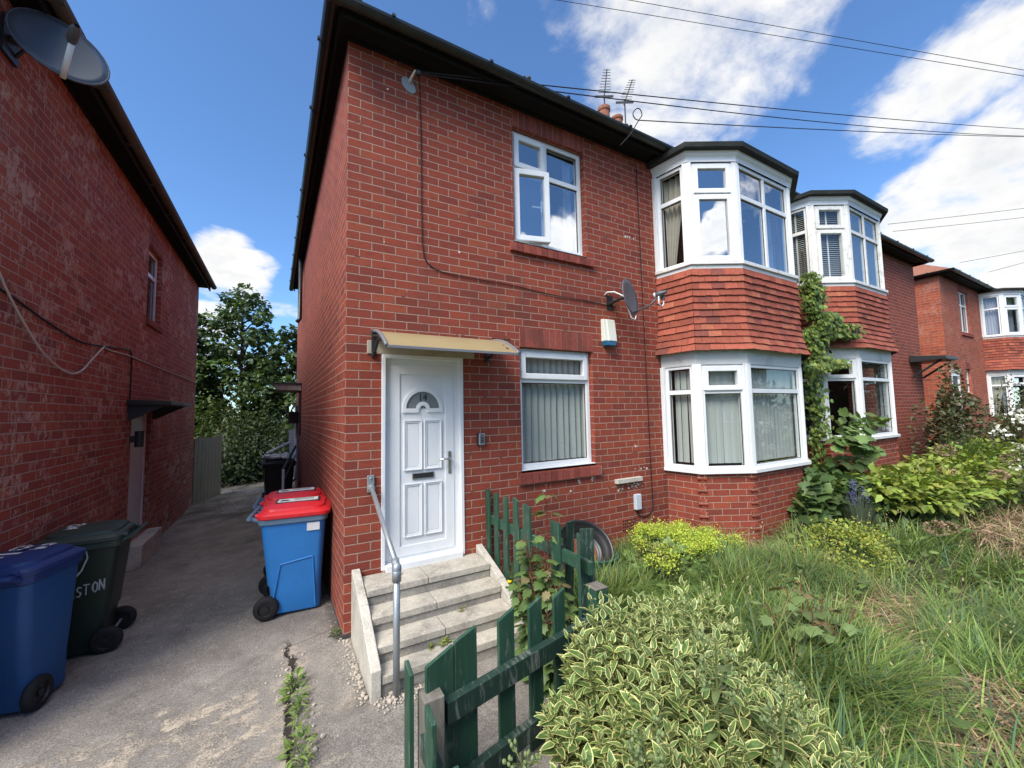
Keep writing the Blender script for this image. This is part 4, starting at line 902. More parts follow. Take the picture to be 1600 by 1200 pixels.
# ------------------------------------------------------------------ wheelie bins
def rrect(w,d,r,z,n=5,cx=0,cy=0):
    out=[]
    for (sx,sy,a0) in ((1,1,0),(-1,1,90),(-1,-1,180),(1,-1,270)):
        for k in range(n+1):
            a=R(a0+90*k/n); out.append(V(cx+sx*(w/2-r)+r*math.cos(a),cy+sy*(d/2-r)+r*math.sin(a),z))
    return out
def loft(mb,rings,cap0=True,cap1=True):
    n=len(rings[0]); v=[p for r in rings for p in r]; f=[]
    for i in range(len(rings)-1):
        for k in range(n): f.append((i*n+k,i*n+(k+1)%n,(i+1)*n+(k+1)%n,(i+1)*n+k))
    if cap0: f.append(tuple(range(n))[::-1])
    if cap1: f.append(tuple((len(rings)-1)*n+k for k in range(n)))
    mb.polys(v,f)
def stroke(mb,pts,w,o,u,v,n,d=.002):
    P=[Vector(o)+u*x+v*y+n*d for x,y in pts]
    for i in range(len(P)-1):
        t=(P[i+1]-P[i]).normalized(); s=t.cross(n).normalized()*w*random.uniform(.4,.6); e=t*w*.25
        mb.face([P[i]-s-e,P[i]+s-e,P[i+1]+s+e,P[i+1]-s+e])
GL={'N':[[(0,0),(0,1),(.6,0),(.6,1)]],'S':[[(.6,.9),(.3,1),(.05,.8),(.1,.6),(.5,.45),(.55,.2),(.3,0),(0,.1)]],'T':[[(0,1),(.75,1)],[(.35,1),(.35,0)]],'O':[[(.3,0),(.02,.3),(.05,.75),(.3,1),(.6,.8),(.62,.3),(.4,.02),(.25,.02)]],
 '0':[[(.3,0),(.02,.3),(.05,.75),(.3,1),(.6,.8),(.62,.3),(.4,.02),(.25,.02)]],'2':[[(.05,.8),(.3,1),(.6,.8),(.5,.5),(.05,.02),(.65,.02)]],'1':[[(.3,0),(.3,1)]],'-':[[(0,.5),(1,.5)]],')':[[(0,1),(.3,.85),(.4,.5),(.2,.15),(0,.0)]],'4':[[(.45,0),(.45,1),(0,.35),(.65,.35)]]}
def bin_(loc,rz,label,body,lid,rim,w=.52,d=.60,h=.90,panel=True,sz=1,lidlabel=None,lidtext=None,sidetext=None,sticker=False,wy=.37,handle=True,lidmat_handle=None):
    """local x = width, +y = front (away from the wheels), wheels and handle at -y"""
    root=empty('wheelie_bin',loc,rz,label,'wheelie bin','wheelie bins in the passage'); 
    m=MB(); hb=.03
    loft(m,[rrect(w*.80,d*.70,.05,hb,cy=.03),rrect(w*.82,d*.72,.055,hb+.01,cy=.03),rrect(w*.84,d*.76,.055,.26,cy=.018),rrect(w*.85,d*.79,.055,.28,cy=.012),rrect(w*.95,d*.95,.055,h-.09),rrect(w*.96,d*.96,.055,h-.075)])
    # ribs at the front corners and the raised side panel
    if panel:
        for sx in (-1,1):
            def S(y,z): 
                f=(z-.26)/(h-.35); f=max(0,min(1,f)); return V(sx*(w*.84+(w*.95-w*.84)*f)/2+sx*.004,y,z)
            pts=[S(-.17,.06),S(-.10,.46),S(.16,.50),S(.185,.06)]
            for a,b in zip(pts[:-1],pts[1:]): m.tube([a,b],.007,6)
    b=m.build('body',M[body],root,smooth=False); b.modifiers.new('w','WELD').merge_threshold=1e-4
    for p in b.data.polygons: p.use_smooth=True
    md=b.modifiers.new('e','EDGE_SPLIT'); md.split_angle=R(35)
    m=MB(); loft(m,[rrect(w*.97,d*.97,.055,h-.085),rrect(w*1.03,d*1.02,.06,h-.075),rrect(w*1.04,d*1.03,.06,h-.03),rrect(w*1.0,d*1.0,.06,h-.025)])
    if handle:
        for sx in (-1,1): m.tube([(sx*w*.40,-d*.48,h-.05),(sx*w*.40,-d*.48-.085,h-.015)],.016,8)
        for k in (-.13,.13): m.tube([(k*w,-d*.48,h-.05),(k*w,-d*.48-.085,h-.015)],.014,8)
        m.tube([(-w*.46,-d*.48-.085,h-.012),(w*.46,-d*.48-.085,h-.012)],.018,10)
    o=m.build('rim',M[rim],root); o.modifiers.new('w','WELD').merge_threshold=1e-4
    m=MB(); zl=h-.028
    loft(m,[rrect(w*1.05,d*1.04,.07,zl-.004,cy=.0),rrect(w*1.09,d*1.08,.075,zl+.004,cy=.006),rrect(w*1.09,d*1.08,.075,zl+.03,cy=.006),rrect(w*1.0,d*1.0,.09,zl+.052,cy=.0),rrect(w*.93,d*.93,.10,zl+.058),rrect(w*.90,d*.90,.10,zl+.078),rrect(w*.6,d*.7,.12,zl+.098),rrect(w*.2,d*.3,.05,zl+.104)])
    for sx in (-1,1): m.tube([(sx*w*.36,-d*.46,zl+.03),(sx*w*.36,-d*.46-.05,zl+.02)],.022,8)
    l=m.build('lid',M[lid],root); l.modifiers.new('w','WELD').merge_threshold=1e-4
    for p in l.data.polygons: p.use_smooth=True
    l.modifiers.new('e','EDGE_SPLIT').split_angle=R(38)
    ztop=zl+.104
    if lidlabel:
        m=MB(); m.box(-.095,.095,-.17,.20,zl+.095,zl+.106); o=m.build('label_border',M['darkmetal'],l,bevel=.003)
        m=MB(); m.box(-.075,.075,-.155,.185,zl+.1062,zl+.1072); m.build('label',M['white_paint'],l)
        m=MB()
        m.prism([(.035*math.cos(2*math.pi*k/9)*random.uniform(.7,1.2),.045*math.sin(2*math.pi*k/9)*random.uniform(.8,1.1)) for k in range(9)],(0.01,-.10,zl+.1073),X_,Y_,Z_,.0006)
        for q in range(3): m.box(-.05+.03*q,-.04+.03*q,-.02,.15,zl+.1073,zl+.1078)
        m.build('print',M['blackplastic'] if lidlabel==1 else M['darkmetal'],l)
    if lidtext:
        m=MB()
        for (s,x,y,sc,ux,uy,wd) in lidtext:
            for st_ in GL[s]: stroke(m,[(x+p*sc*ux,y+q*sc*uy) for p,q in st_],wd,(0,0,zl+.099),X_,Y_,Z_,.006)
        m.build('painted_number',M['white_paint'],l)
    if sidetext:
        m=MB()
        for (s,y,z,sc) in sidetext:
            f=max(0,min(1,(z-.26)/(h-.35))); xx=-((w*.84+(w*.95-w*.84)*f)/2+.008)
            for st_ in GL[s]: stroke(m,[(y+p*sc,z+q*sc*1.75) for p,q in st_],.0085,(xx,0,0),-Y_,Z_,-X_,.004)
        m.build('painted_lettering',plain('faded_grey_paint',(.42,.47,.46),.8,.2,var=.25,nscale=50),b)
    if sticker: m=MB(); m.box(w*.475+.001,w*.475+.006,d*.20,d*.20+.105,h-.165,h-.095); m.build('sticker',M['white_paint'],b)
    m=MB(); m.tube([(-w*.46,-d*wy,.10),(w*.46,-d*wy,.10)],.011,8); m.build('axle',M['steel'],root)
    for sx in (-1,1):
        x=sx*w*.435
        m=MB(); m.lathe((x-.028*1,-d*wy,.10),X_,[(.06,.0),(.085,-.0),(.098,.010),(.101,.028),(.098,.046),(.085,.056),(.06,.056)],22); wh=m.build('wheel',M['tyre'],root,smooth=True)
        m=MB(); m.lathe((x-.024,-d*wy,.10),X_,[(.002,.0),(.022,0),(.024,.012),(.058,.012),(.066,.0),(.066,.048),(.058,.036),(.024,.036),(.022,.048),(.002,.048)],22)
        for k in range(6):
            a=2*math.pi*k/6; m.tube([(x+.004,-d*wy+.02*math.cos(a),.10+.02*math.sin(a)),(x+.004,-d*wy+.062*math.cos(a),.10+.062*math.sin(a))],.009,6)
        m.build('hub',M['blackplastic'],wh)
    return root
bin_((-.315,.905,-.012),R(-97),'bright blue bin with red lid nearest the corner of the white-door house','bin_blue','bin_red','bin_rim',d=.55,lidlabel=1,sticker=True)
bin_((-.315,1.50,-.014),R(-93),'second blue bin with red lid, half hidden behind the nearest one','bin_blue','bin_red','bin_rim',d=.55,lidlabel=2)
bin_((-1.925,.43,-.06),R(-15),'navy blue bin with painted number on its lid at the left edge','bin_navy','bin_navy_lid','bin_navy_lid',w=.40,d=.46,h=.90,panel=False,wy=.17,lidtext=[('0',-.10,.02,.11,1,1,.03),('2',.02,.03,.11,1,1,.03),('-',-.16,-.08,.18,1,.3,.03),('-',-.17,-.15,.16,1,.3,.025)])
bin_((-1.81,1.12,-.066),R(-88+180),'dark green bin with white hand painted letters beside the left house','bin_green','bin_green_lid','bin_green_lid',w=.46,d=.47,h=.90,panel=False,sidetext=[('N',-.045,.465,.044),('S',-.003,.472,.042),('T',.034,.480,.044),('O',.085,.49,.044),('N',.124,.50,.046),(')',-.01,.63,.15)],lidtext=[('N',-.1,.05,.12,1,.6,.025),('2',.0,.05,.1,1,.8,.025)])
bin_((-.52,6.25,-.02),R(185),'black bin with rubbish on its lid at the back of the passage','bin_black','bin_black','bin_black',w=.56,d=.6,h=.84,panel=False)
m=MB(); rnd=random.Random(4)
for k in range(9):
    o=V(-.55+rnd.uniform(-.2,.2),6.2+rnd.uniform(-.2,.2),.925+rnd.uniform(0,.03)); r=rnd.uniform(.06,.12)
    m.lathe(o,V(rnd.uniform(-.5,.5),rnd.uniform(-.5,.5),1),[(.005,-.04),(r,-.03),(r*1.1,.01),(r*.6,.045),(.005,.055)],7)
tag(m.build('rubbish_heap',plain('crumpled_pale_plastic',(.42,.45,.48),.35,.5,var=.4,nscale=20,bump=.01),smooth=False),'crumpled pale plastic heaped on the lid of the black bin','rubbish')

# ------------------------------------------------------------------ fences
def picket(name,root,p,u,n,w,h,th=.018,mat='green_wood',slant=.0,lean=0,zb=-.03):
    m=MB(); p=Vector(p); k=lean
    A=lambda a,d,z: p+u*(a+k*z)+n*d+Z_*z
    m.hexa([A(0,0,zb),A(w,0,zb),A(w,th,zb),A(0,th,zb),A(0,0,h),A(w,0,h+slant),A(w,th,h+slant),A(0,th,h)])
    o=m.build(name,M[mat],root,bevel=.003)
    uv=o.data.uv_layers[0].data; off_=random.uniform(0,50)
    for d in uv: d.uv=(d.uv[0]+off_,d.uv[1])
    return o
fa=empty('picket_fence',(0,0,0),0,'low dark green picket fence with rail between two posts in the foreground','fence','green picket fences')
P1,P2=V(.135,-1.80,0),V(1.26,-1.53,0); u=(P2-P1).normalized(); n=V(-u.y,u.x,0)
m=MB(); o=P1+u*.05; m.hexa([o+Z_*.44-n*.045,o+u*1.04+Z_*.42-n*.045,o+u*1.04+Z_*.42,o+Z_*.44,o+Z_*.535-n*.045,o+u*1.04+Z_*.515-n*.045,o+u*1.04+Z_*.515,o+Z_*.535]); m.build('rail',M['green_rail'],fa,bevel=.004)
m=MB(); m.hexa([o+Z_*.10-n*.045,o+u*1.04+Z_*.10-n*.045,o+u*1.04+Z_*.10,o+Z_*.10,o+Z_*.19-n*.045,o+u*1.04+Z_*.18-n*.045,o+u*1.04+Z_*.18,o+Z_*.19]); m.build('rail',M['green_rail'],fa,bevel=.004)
for (a,w,h,sl) in ((-.025,.14,.69,.04),(.122,.125,.735,.03),(.385,.105,.735,.03),(.60,.10,.725,.03),(.80,.095,.71,.03)): picket('picket',fa,P1+u*a+n*.002,u,n,w,h,slant=sl)
m=MB(); m.box(P1.x-.05,P1.x+.04,P1.y-.05,P1.y+.05,-.05,.585); m.build('post',M['grey_wood'],fa,bevel=.006)
m=MB(); m.box(P2.x-.01,P2.x+.085,P2.y-.05,P2.y+.05,-.05,.66); m.build('post',M['green_wood'],fa,bevel=.004)
m=MB(); m.box(P2.x-.012,P2.x+.087,P2.y-.052,P2.y+.052,.66,.668); m.build('post_cap',M['grey_wood'],fa,bevel=.003)
fb=empty('picket_fence',(0,0,0),0,'short run of worn green pickets seen edge on at the bottom of the photo','fence','green picket fences')
for (y,h) in ((-1.70,.67),(-1.99,.655),(-2.28,.645),(-2.5,.64)): picket('picket',fb,V(.062,y-.085,0),Y_,-X_,.085,h,th=.02,slant=.02)
m=MB(); m.box(.063,.10,-2.9,-1.86,.40,.48); m.build('rail',M['green_rail'],fb,bevel=.003)
m=MB(); m.box(.063,.10,-2.9,-1.86,.1,.18); m.build('rail',M['green_rail'],fb,bevel=.003)
fd=empty('picket_fence',(0,0,0),0,'taller green picket fence running from the brick wall along the steps','fence','green picket fences')
rnd=random.Random(8)
for i,(y,h) in enumerate(((-.02,1.045),(-.19,1.04),(-.36,1.035),(-.54,1.03),(-.73,1.02),(-1.12,.98))):
    picket('picket',fd,V(1.27,y-.09,0),V(.10,.99,0).normalized(),V(-.99,.10,0).normalized(),.092 if i<4 else .125,h,th=.02,slant=rnd.uniform(-.02,.02),lean=rnd.uniform(-.01,.01))
m=MB(); m.box(1.272,1.31,-1.5,0,.72,.80); m.build('rail',M['green_wood'],fd,bevel=.003)
m=MB(); m.box(1.272,1.31,-1.5,0,.2,.28); m.build('rail',M['green_wood'],fd,bevel=.003)
uu=V(.62,.78,0).normalized(); picket('picket',fd,V(1.20,-1.50,0),uu,V(-uu.y,uu.x,0),.10,.985,th=.02,slant=-.01,lean=-.012)
uu=V(.90,-.44,0); picket('picket',fd,V(1.36,-1.30,0),uu,V(-.44,-.90,0),.095,.955,th=.02,mat='green_rail')
m=MB(); m.hexa([(1.33,-1.13,0),(1.42,-1.10,0),(1.42,-1.08,0),(1.33,-1.11,0),(1.39,-1.13,.95),(1.48,-1.10,.95),(1.48,-1.08,.95),(1.39,-1.11,.95)]); m.build('loose_board',M['green_rail'],fd,bevel=.003)
wf=empty('wooden_fence',(-1.9,6.9,-.08),0,'weathered grey board fence beyond the corner of the left house','fence')
for k in range(8):
    x0=-.20+.045*k; y0=.36+.135*k; m=MB(); hh=1.42+rnd.uniform(-.03,.02); m.hexa([(x0,y0,0),(x0+.02,y0,0),(x0+.02+.043,y0+.132,0),(x0+.043,y0+.132,0),(x0,y0,hh),(x0+.02,y0,hh),(x0+.063,y0+.132,hh),(x0+.043,y0+.132,hh)]); m.build('board',M['old_wood'],wf,bevel=.003)
m=MB(); m.hexa([(-.25,.36,.3),(-.205,.36,.3),(.15,1.44,.3),(.1,1.44,.3),(-.25,.36,.4),(-.205,.36,.4),(.15,1.44,.4),(.1,1.44,.4)]); m.build('rail',M['old_wood'],wf)

bw=empty('fire_bowl',(2.22,-.29,.365),0,'round black bowl with a rusty centre propped against the wall','bowl')
axb=V(-.28,-.72,.62).normalized(); m=MB(); m.lathe((0,0,0),axb,[(.02,-.10),(.12,-.10),(.2,-.075),(.255,-.03),(.285,.0),(.297,.022),(.300,.03),(.290,.03),(.275,.012),(.245,-.02),(.20,-.04),(.195,-.06),(.17,-.052),(.148,-.07)],40); m.build('bowl',M['blackplastic'],bw,smooth=True)
m=MB(); m.lathe((0,0,0),axb,[(.150,-.066),(.138,-.054),(.128,-.072),(.113,-.060),(.103,-.082),(.086,-.070),(.075,-.095),(.055,-.085),(.045,-.105),(.001,-.107)],36); m.build('rusty_centre',M['rust'],bw,smooth=True)
m=MB(); m.lathe((.12,.02,-.42),Z_,[(.17,0),(.2,.05),(.22,.3),(.23,.31),(.21,.31),(.19,.25)],24); tag(m.build('plant_tub',plain('green_tub',(.03,.11,.085),.4,.5),loc=(2.27,-.30,.40),smooth=True),'dark green plastic tub under the rusty bowl','tub')
# white object in the neighbour's window
m=MB(); m.lathe((7.15,-.36,1.32),Z_,[(.09,0),(.10,.02),(.095,.08),(.07,.12),(.03,.145),(.002,.15)],20); wo=m.build('white_helmet',M['white'],smooth=True); tag(wo,'rounded white helmet-like object on the neighbour window sill','helmet')
# rubble by the step cheek
m=MB(); rnd=random.Random(12)
for k in range(430):
    if k>=330: t=rnd.random(); y=.15-1.5*t; x=-.36+rnd.gauss(0,.05)+.05*math.sin(y*5)
    elif k<170: t=rnd.random(); x=.055-abs(rnd.gauss(0,.035))-.01; y=.02-.86*t
    else: x=.10+rnd.random()*.3+rnd.gauss(0,.03); y=-.89+rnd.gauss(0,.035)
    r=rnd.uniform(.003,.010) if k%7 else rnd.uniform(.010,.018); o=V(x,y,dz(x,y)+r*.2); a=V(rnd.uniform(-1,1),rnd.uniform(-1,1),rnd.uniform(.3,1)).normalized()
    m.lathe(o,a,[(.001,-r*.7),(r*rnd.uniform(.6,1),-r*.4),(r,.1*r),(r*.6,r*.6),(.001,r*.75)],6,a0=rnd.random()*6)
tag(m.build('rubble',M['stone']),'broken pale mortar rubble at the foot of the steps',None,None,'stuff')

# ------------------------------------------------------------------ aerials and overhead wires
def aerial(loc,label,h,boom,tilt,rz=0,n=9):
    root=empty('tv_aerial',loc,rz,label,'aerial','rooftop aerials')
    m=MB(); m.tube([(0,0,-.6),(0,0,h)],.018,6); m.build('mast',M['darkmetal'],root)
    d=V(math.sin(tilt),0,math.cos(tilt)); o=V(0,0,h-.05); m=MB(); m.tube([o-d*.1,o+d*boom],.014,6); m.build('boom',M['darkmetal'],root)
    m=MB(); e=V(.868,-.496,0)
    for k in range(n):
        c=o+d*(.12+(boom-.14)*k/(n-1)); w=.17-.009*k; m.tube([c-e*w,c+e*w],.008,5)
    m.build('element',M['darkmetal'],root)
    m=MB(); m.obox(o,e,V(0,1,0),-.24,.24,-.03,.03,-.01,.01); m.build('reflector',M['darkmetal'],root)
    return root
aerial((6.95,4.05,9.3),'left rooftop aerial rising behind the two chimney pots',.98,.85,.16)
aerial((7.66,4.0,9.2),'right rooftop aerial leaning to the right of the chimney pots',1.15,.88,.40,n=9)
aerial((14.5,2.2,6.6),'distant low aerial beyond the second tiled bay',1.2,1.0,1.2,n=7)

m=MB(); rnd=random.Random(31)
for k in range(900):
    q=rnd.random()
    if q<.40: x=-2.1+abs(rnd.gauss(0,.07)); y=rnd.uniform(-1,7)
    elif q<.65: y=rnd.uniform(0,6); x=-.021*y-.01-abs(rnd.gauss(0,.05))
    else: x=rnd.uniform(-2,1.2); y=rnd.uniform(-1.7,2.5)
    if .05<x<1.25 and y>-.87: continue
    if y>0 and x>-.021*y: continue
    r=rnd.uniform(.0022,.0065); z=dz(x,y)+.006*math.sin(x*2.3+1)*math.sin(y*1.9); m.lathe((x,y,z+r*.2),V(rnd.uniform(-1,1),rnd.uniform(-1,1),1),[(.0005,-r*.7),(r,-r*.2),(r*.8,r*.4),(.0005,r*.7)],5)
tag(m.build('grit',M['stone']),'loose grit and small stones strewn over the drive',None,None,'stuff')
# ------------------------------------------------------------------ overhead wires (real cables strung from the house to a pole down the street)
CAM=V(-.43494,-3.54057,1.77371)
PB=[CAM+V(1.7653,.0936,.6682)*11.5, CAM+V(1.7650,.0940,.660)*11.5, CAM+V(1.7640,.0945,.655)*11.5]
def wire(a,b,sag,label,r=.006,extra=()):
    a,b=Vector(a),Vector(b); m=MB(); n=30
    m.tube([a.lerp(b,k/n)-Z_*(sag*4*(k/n)*(1-k/n)) for k in range(n+1)],r,5)
    for e in extra: m.tube(e,r,5)
    return tag(m.build('overhead_wire',M['wire'],smooth=True),label,'wire','overhead wires')
wire((.585,-.14,4.90),PB[0],.10,'overhead wire from the grey eaves hook, upper of the two that run together')
wire((.60,-.14,4.885),PB[1],.22,'overhead wire from the grey eaves hook, lower of the two that run together')
wire((3.156,-.42,5.172),PB[2],.06,'overhead wire with a loose coil where it leaves the gutter beside the bay',extra=(smooth_path([(2.87,-.37,4.80),(2.95,-.43,4.90),(3.02,-.42,4.99),(3.134,-.42,5.164),(3.192,-.42,5.249),(3.164,-.42,5.31),(3.099,-.42,5.294),(3.042,-.42,5.209),(3.081,-.42,5.161),(3.156,-.42,5.172)],5),))
wire(CAM+V(.53,.76,1.06)*11,CAM+V(1.7632,.0851,.79)*11.5,.0,'topmost overhead wire crossing the white cloud, right one of the pair',r=.0075)
wire(CAM+V(.40,.83,1.05)*11,CAM+V(1.7640,.0840,.776)*11.5,.0,'lower overhead wire crossing the white cloud, left one of the pair',r=.0075)
wire(CAM+V(1.305,.373,.449)*9.6,CAM+V(1.765,.094,.50)*13,.02,'thin wire leaving the second bay roof, higher of the pair',r=.006)
wire(CAM+V(1.317,.368,.431)*9.6,CAM+V(1.765,.094,.475)*13,.02,'thin wire leaving the second bay roof, lower of the pair',r=.006)
wire(CAM+V(1.464,.291,.350)*12,CAM+V(1.765,.094,.409)*13,.02,'distant wire above the farther house, higher of the pair',r=.006)
wire(CAM+V(1.528,.257,.325)*13,CAM+V(1.765,.094,.40)*13,.02,'distant wire above the farther house, lower of the pair',r=.006)

# ------------------------------------------------------------------ foliage
def tmpl_leaf(w,nl=4,fold=.25,curl=.3,peak=.4,tip=1.0):
    """ovate leaf of length 1 along +y; u of the uv runs from the midrib (0) to the margin (1)"""
    v=[];uv=[];f=[]
    for i in range(nl+1):
        t=i/nl; a=max(0,math.sin(math.pi*min(1,t**(math.log(.5)/math.log(peak)))))**.8; hw=w/2*a; z=-curl*t*t; 
        for s,u in ((-1,1),(-.6,.6),(0,0),(.6,.6),(1,1)):
            v.append((s*hw,t,z+abs(s)*hw*fold)); uv.append((u if 0<i<nl else max(u,1),t))
    for i in range(nl):
        for k in range(4): a=i*5+k; f.append((a,a+1,a+6,a+5))
    return np.array(v),f,np.array(uv)
def tmpl_simple(w,curl=.2,fold=.2):
    v=[(0,0,0),(-w/2,.45,fold*w/2-.2*curl*.5),(w/2,.45,fold*w/2-.2*curl*.5),(0,1,-curl),(0,.45,-.1*curl)]
    return np.array(v),[(0,4,1),(0,2,4),(1,4,3),(4,2,3)],np.array([(0,0),(1,.5),(1,.5),(0,1),(0,.5)],float)
def tmpl_maple(curl=.15):
    out=[(0,0),(.27,-.07),(.34,.10),(.56,.27),(.44,.42),(.50,.66),(.30,.64),(.22,.80),(0,1.0)]
    pts=out+[(-x,y) for x,y in out[-2:0:-1]]; v=[(0,.32,.02)]+[(x,y,-curl*(x*x+y*y)+.06*((i%2)*2-1)*.3) for i,(x,y) in enumerate(pts)]; n=len(pts)
    return np.array(v),[(0,1+i,1+(i+1)%n) for i in range(n)],np.array([(0,0)]+[(1,1)]*n,float)
def tmpl_blade(w=.02,bend=.5,n=5):
    v=[];uv=[];f=[]; 
    for i in range(n+1):
        t=i/n; y=t*(1-.25*bend*t); z=-bend*t*t*.75; hw=w/2*(1-t)**.55
        v+= [(-hw,y,z),(hw,y,z)]; uv+=[(0,t),(1,t)]
    for i in range(n): f.append((2*i,2*i+1,2*i+3,2*i+2))
    return np.array(v),f,np.array(uv)
def scatter(name,mat,tm,pos,axis,up,size,col,parent=None):
    """one mesh of many leaves: pos/axis/up (N,3), size (N,) or (N,3), col (N,3); tm one template or list (chosen at random)"""
    tms=tm if isinstance(tm,list) else [tm]
    pos=np.asarray(pos,float);axis=np.asarray(axis,float);up=np.asarray(up,float);size=np.asarray(size,float);col=np.asarray(col,float)
    if size.ndim==1: size=np.repeat(size[:,None],3,1)
    y=axis/np.linalg.norm(axis,axis=1,keepdims=True); x=np.cross(y,up); x/=np.linalg.norm(x,axis=1,keepdims=True)+1e-9; z=np.cross(x,y)
    which=RNG.integers(0,len(tms),len(pos)); VV=[];FF=[];UU=[];CC=[];base=0
    for k,(tv,tf,tu) in enumerate(tms):
        I=np.where(which==k)[0]
        if not len(I): continue
        s=size[I]; P=pos[I][:,None,:]+tv[None,:,0:1]*s[:,None,0:1]*x[I][:,None,:]+tv[None,:,1:2]*s[:,None,1:2]*y[I][:,None,:]+tv[None,:,2:3]*s[:,None,2:3]*z[I][:,None,:]
        nv=len(tv); VV.append(P.reshape(-1,3)); 
        for f in tf: FF.append((np.array(f)[None,:]+(np.arange(len(I))*nv)[:,None]+base))
        UU.append(np.tile(tu,(len(I),1))); CC.append(np.repeat(col[I],nv,0)); base+=nv*len(I)
    Vt=np.concatenate(VV);U=np.concatenate(UU);Ca=np.concatenate(CC)
    loops=np.concatenate([f.ravel() for f in FF]); tot=np.concatenate([np.full(len(f),f.shape[1]) for f in FF]); st=np.concatenate([[0],np.cumsum(tot)[:-1]])
    me=bpy.data.meshes.new(name); me.vertices.add(len(Vt)); me.vertices.foreach_set('co',Vt.ravel().astype(np.float32)); me.loops.add(len(loops)); me.loops.foreach_set('vertex_index',loops.astype(np.int32))
    me.polygons.add(len(tot)); me.polygons.foreach_set('loop_start',st.astype(np.int32)); me.polygons.foreach_set('loop_total',tot.astype(np.int32)); me.update(calc_edges=True)
    uvl=me.uv_layers.new(name='UVMap'); uvl.data.foreach_set('uv',U[loops].astype(np.float32).ravel())
    a=me.attributes.new('Col','FLOAT_COLOR','POINT'); a.data.foreach_set('color',np.concatenate([Ca,np.ones((len(Ca),1))],1).astype(np.float32).ravel())
    me.polygons.foreach_set('use_smooth',np.ones(len(tot),bool)); me.materials.append(M[mat])
    o=bpy.data.objects.new(name,me); COL.objects.link(o)
    if parent: o.parent=parent
    return o
def rv(n): 
    d=RNG.normal(size=(n,3)); return d/np.linalg.norm(d,axis=1,keepdims=True)
def jit(base,n,a=.2,sp=.05):
    c=np.array(base)[None,:]*(1+RNG.normal(0,a,(n,1))); return np.clip(c*(1+RNG.normal(0,sp,(n,3))),.003,1)
UP=np.array([0,0,1.])

# variegated shrub: many upright shoots with opposite leaf pairs
def variegated_shrub():
    root=empty('variegated_shrub',(1.14,-2.16,.05),0,'large shrub with cream edged green leaves beside the low green fence','shrub')
    c=np.array([1.14,-2.16,.05]); pos=[];ax=[];up=[];sz=[];st=MB(); N=520
    for k in range(N):
        a=RNG.uniform(0,2*np.pi); r=np.sqrt(RNG.uniform(0,1)); 
        wb_=1+.16*np.sin(a*4+.6)+.1*np.sin(a*7); bx,by=.57*r*wb_*np.cos(a),.68*r*wb_*np.sin(a)
        # keep clear of the low fence and its posts
        if bx+c[0]<1.36 and by+c[1]>-1.86+.27*(bx+c[0]-.1)-.06: continue
        if bx+c[0]<.22: continue
        top=.70*(1-.40*r**2.2)*RNG.uniform(.62,1.15)*(1+.12*np.sin(a*3+1)*r)
        if bx<-.35: top*=.80
        base=np.array([bx*.75,by*.75,0.]); tip=np.array([bx*1.05,by*1.05,top]); 
        if tip[0]+c[0]<1.36 and tip[1]+c[1]>-1.86+.27*(tip[0]+c[0]-.1)-.13: tip[1]-=.12
        if tip[0]+c[0]<1.50 and tip[1]+c[1]>-1.80 and (top>.3 or tip[0]+c[0]<1.40): continue
        nl=int(RNG.integers(7,12)); lean=(tip-base)/np.linalg.norm(tip-base)
        st.tube([V(*base),V(*(base*.45+tip*.55+np.array([0,0,.03]))),V(*tip)],[.005,.0035,.0015],4,cap=False)
        ph=RNG.uniform(0,6.28)
        for i in range(nl):
            t=1-(i/nl)**1.1*.62; p=base*(1-t)+tip*t; yaw=ph+i*1.57
            el=1.15-.95*min(1,i/3.2)+RNG.normal(0,.15)
            for s in (0,np.pi):
                d=np.array([np.cos(yaw+s)*np.cos(el),np.sin(yaw+s)*np.cos(el),np.sin(el)])+lean*.25
                pos.append(p);ax.append(d);up.append(UP*1.0+np.array([np.cos(yaw+s),np.sin(yaw+s),0])*-.35*np.sin(el)+RNG.normal(0,.12,3)); sz.append((.046+.042*min(1,i/3))*RNG.uniform(.85,1.2))
    n=len(pos); col=np.clip(1+RNG.normal(0,.13,(n,1))+RNG.normal(0,.03,(n,3)),.5,1.4)
    scatter('foliage','varieg',[tmpl_leaf(.44,4,.25,.25,.36),tmpl_leaf(.38,4,.15,.5,.34),tmpl_leaf(.50,4,.35,.1,.40)],pos,ax,up,np.array(sz)*RNG.uniform(.5,1.12,n),col,root)
    st.build('stem',M['stem'],root)
    return root
variegated_shrub()

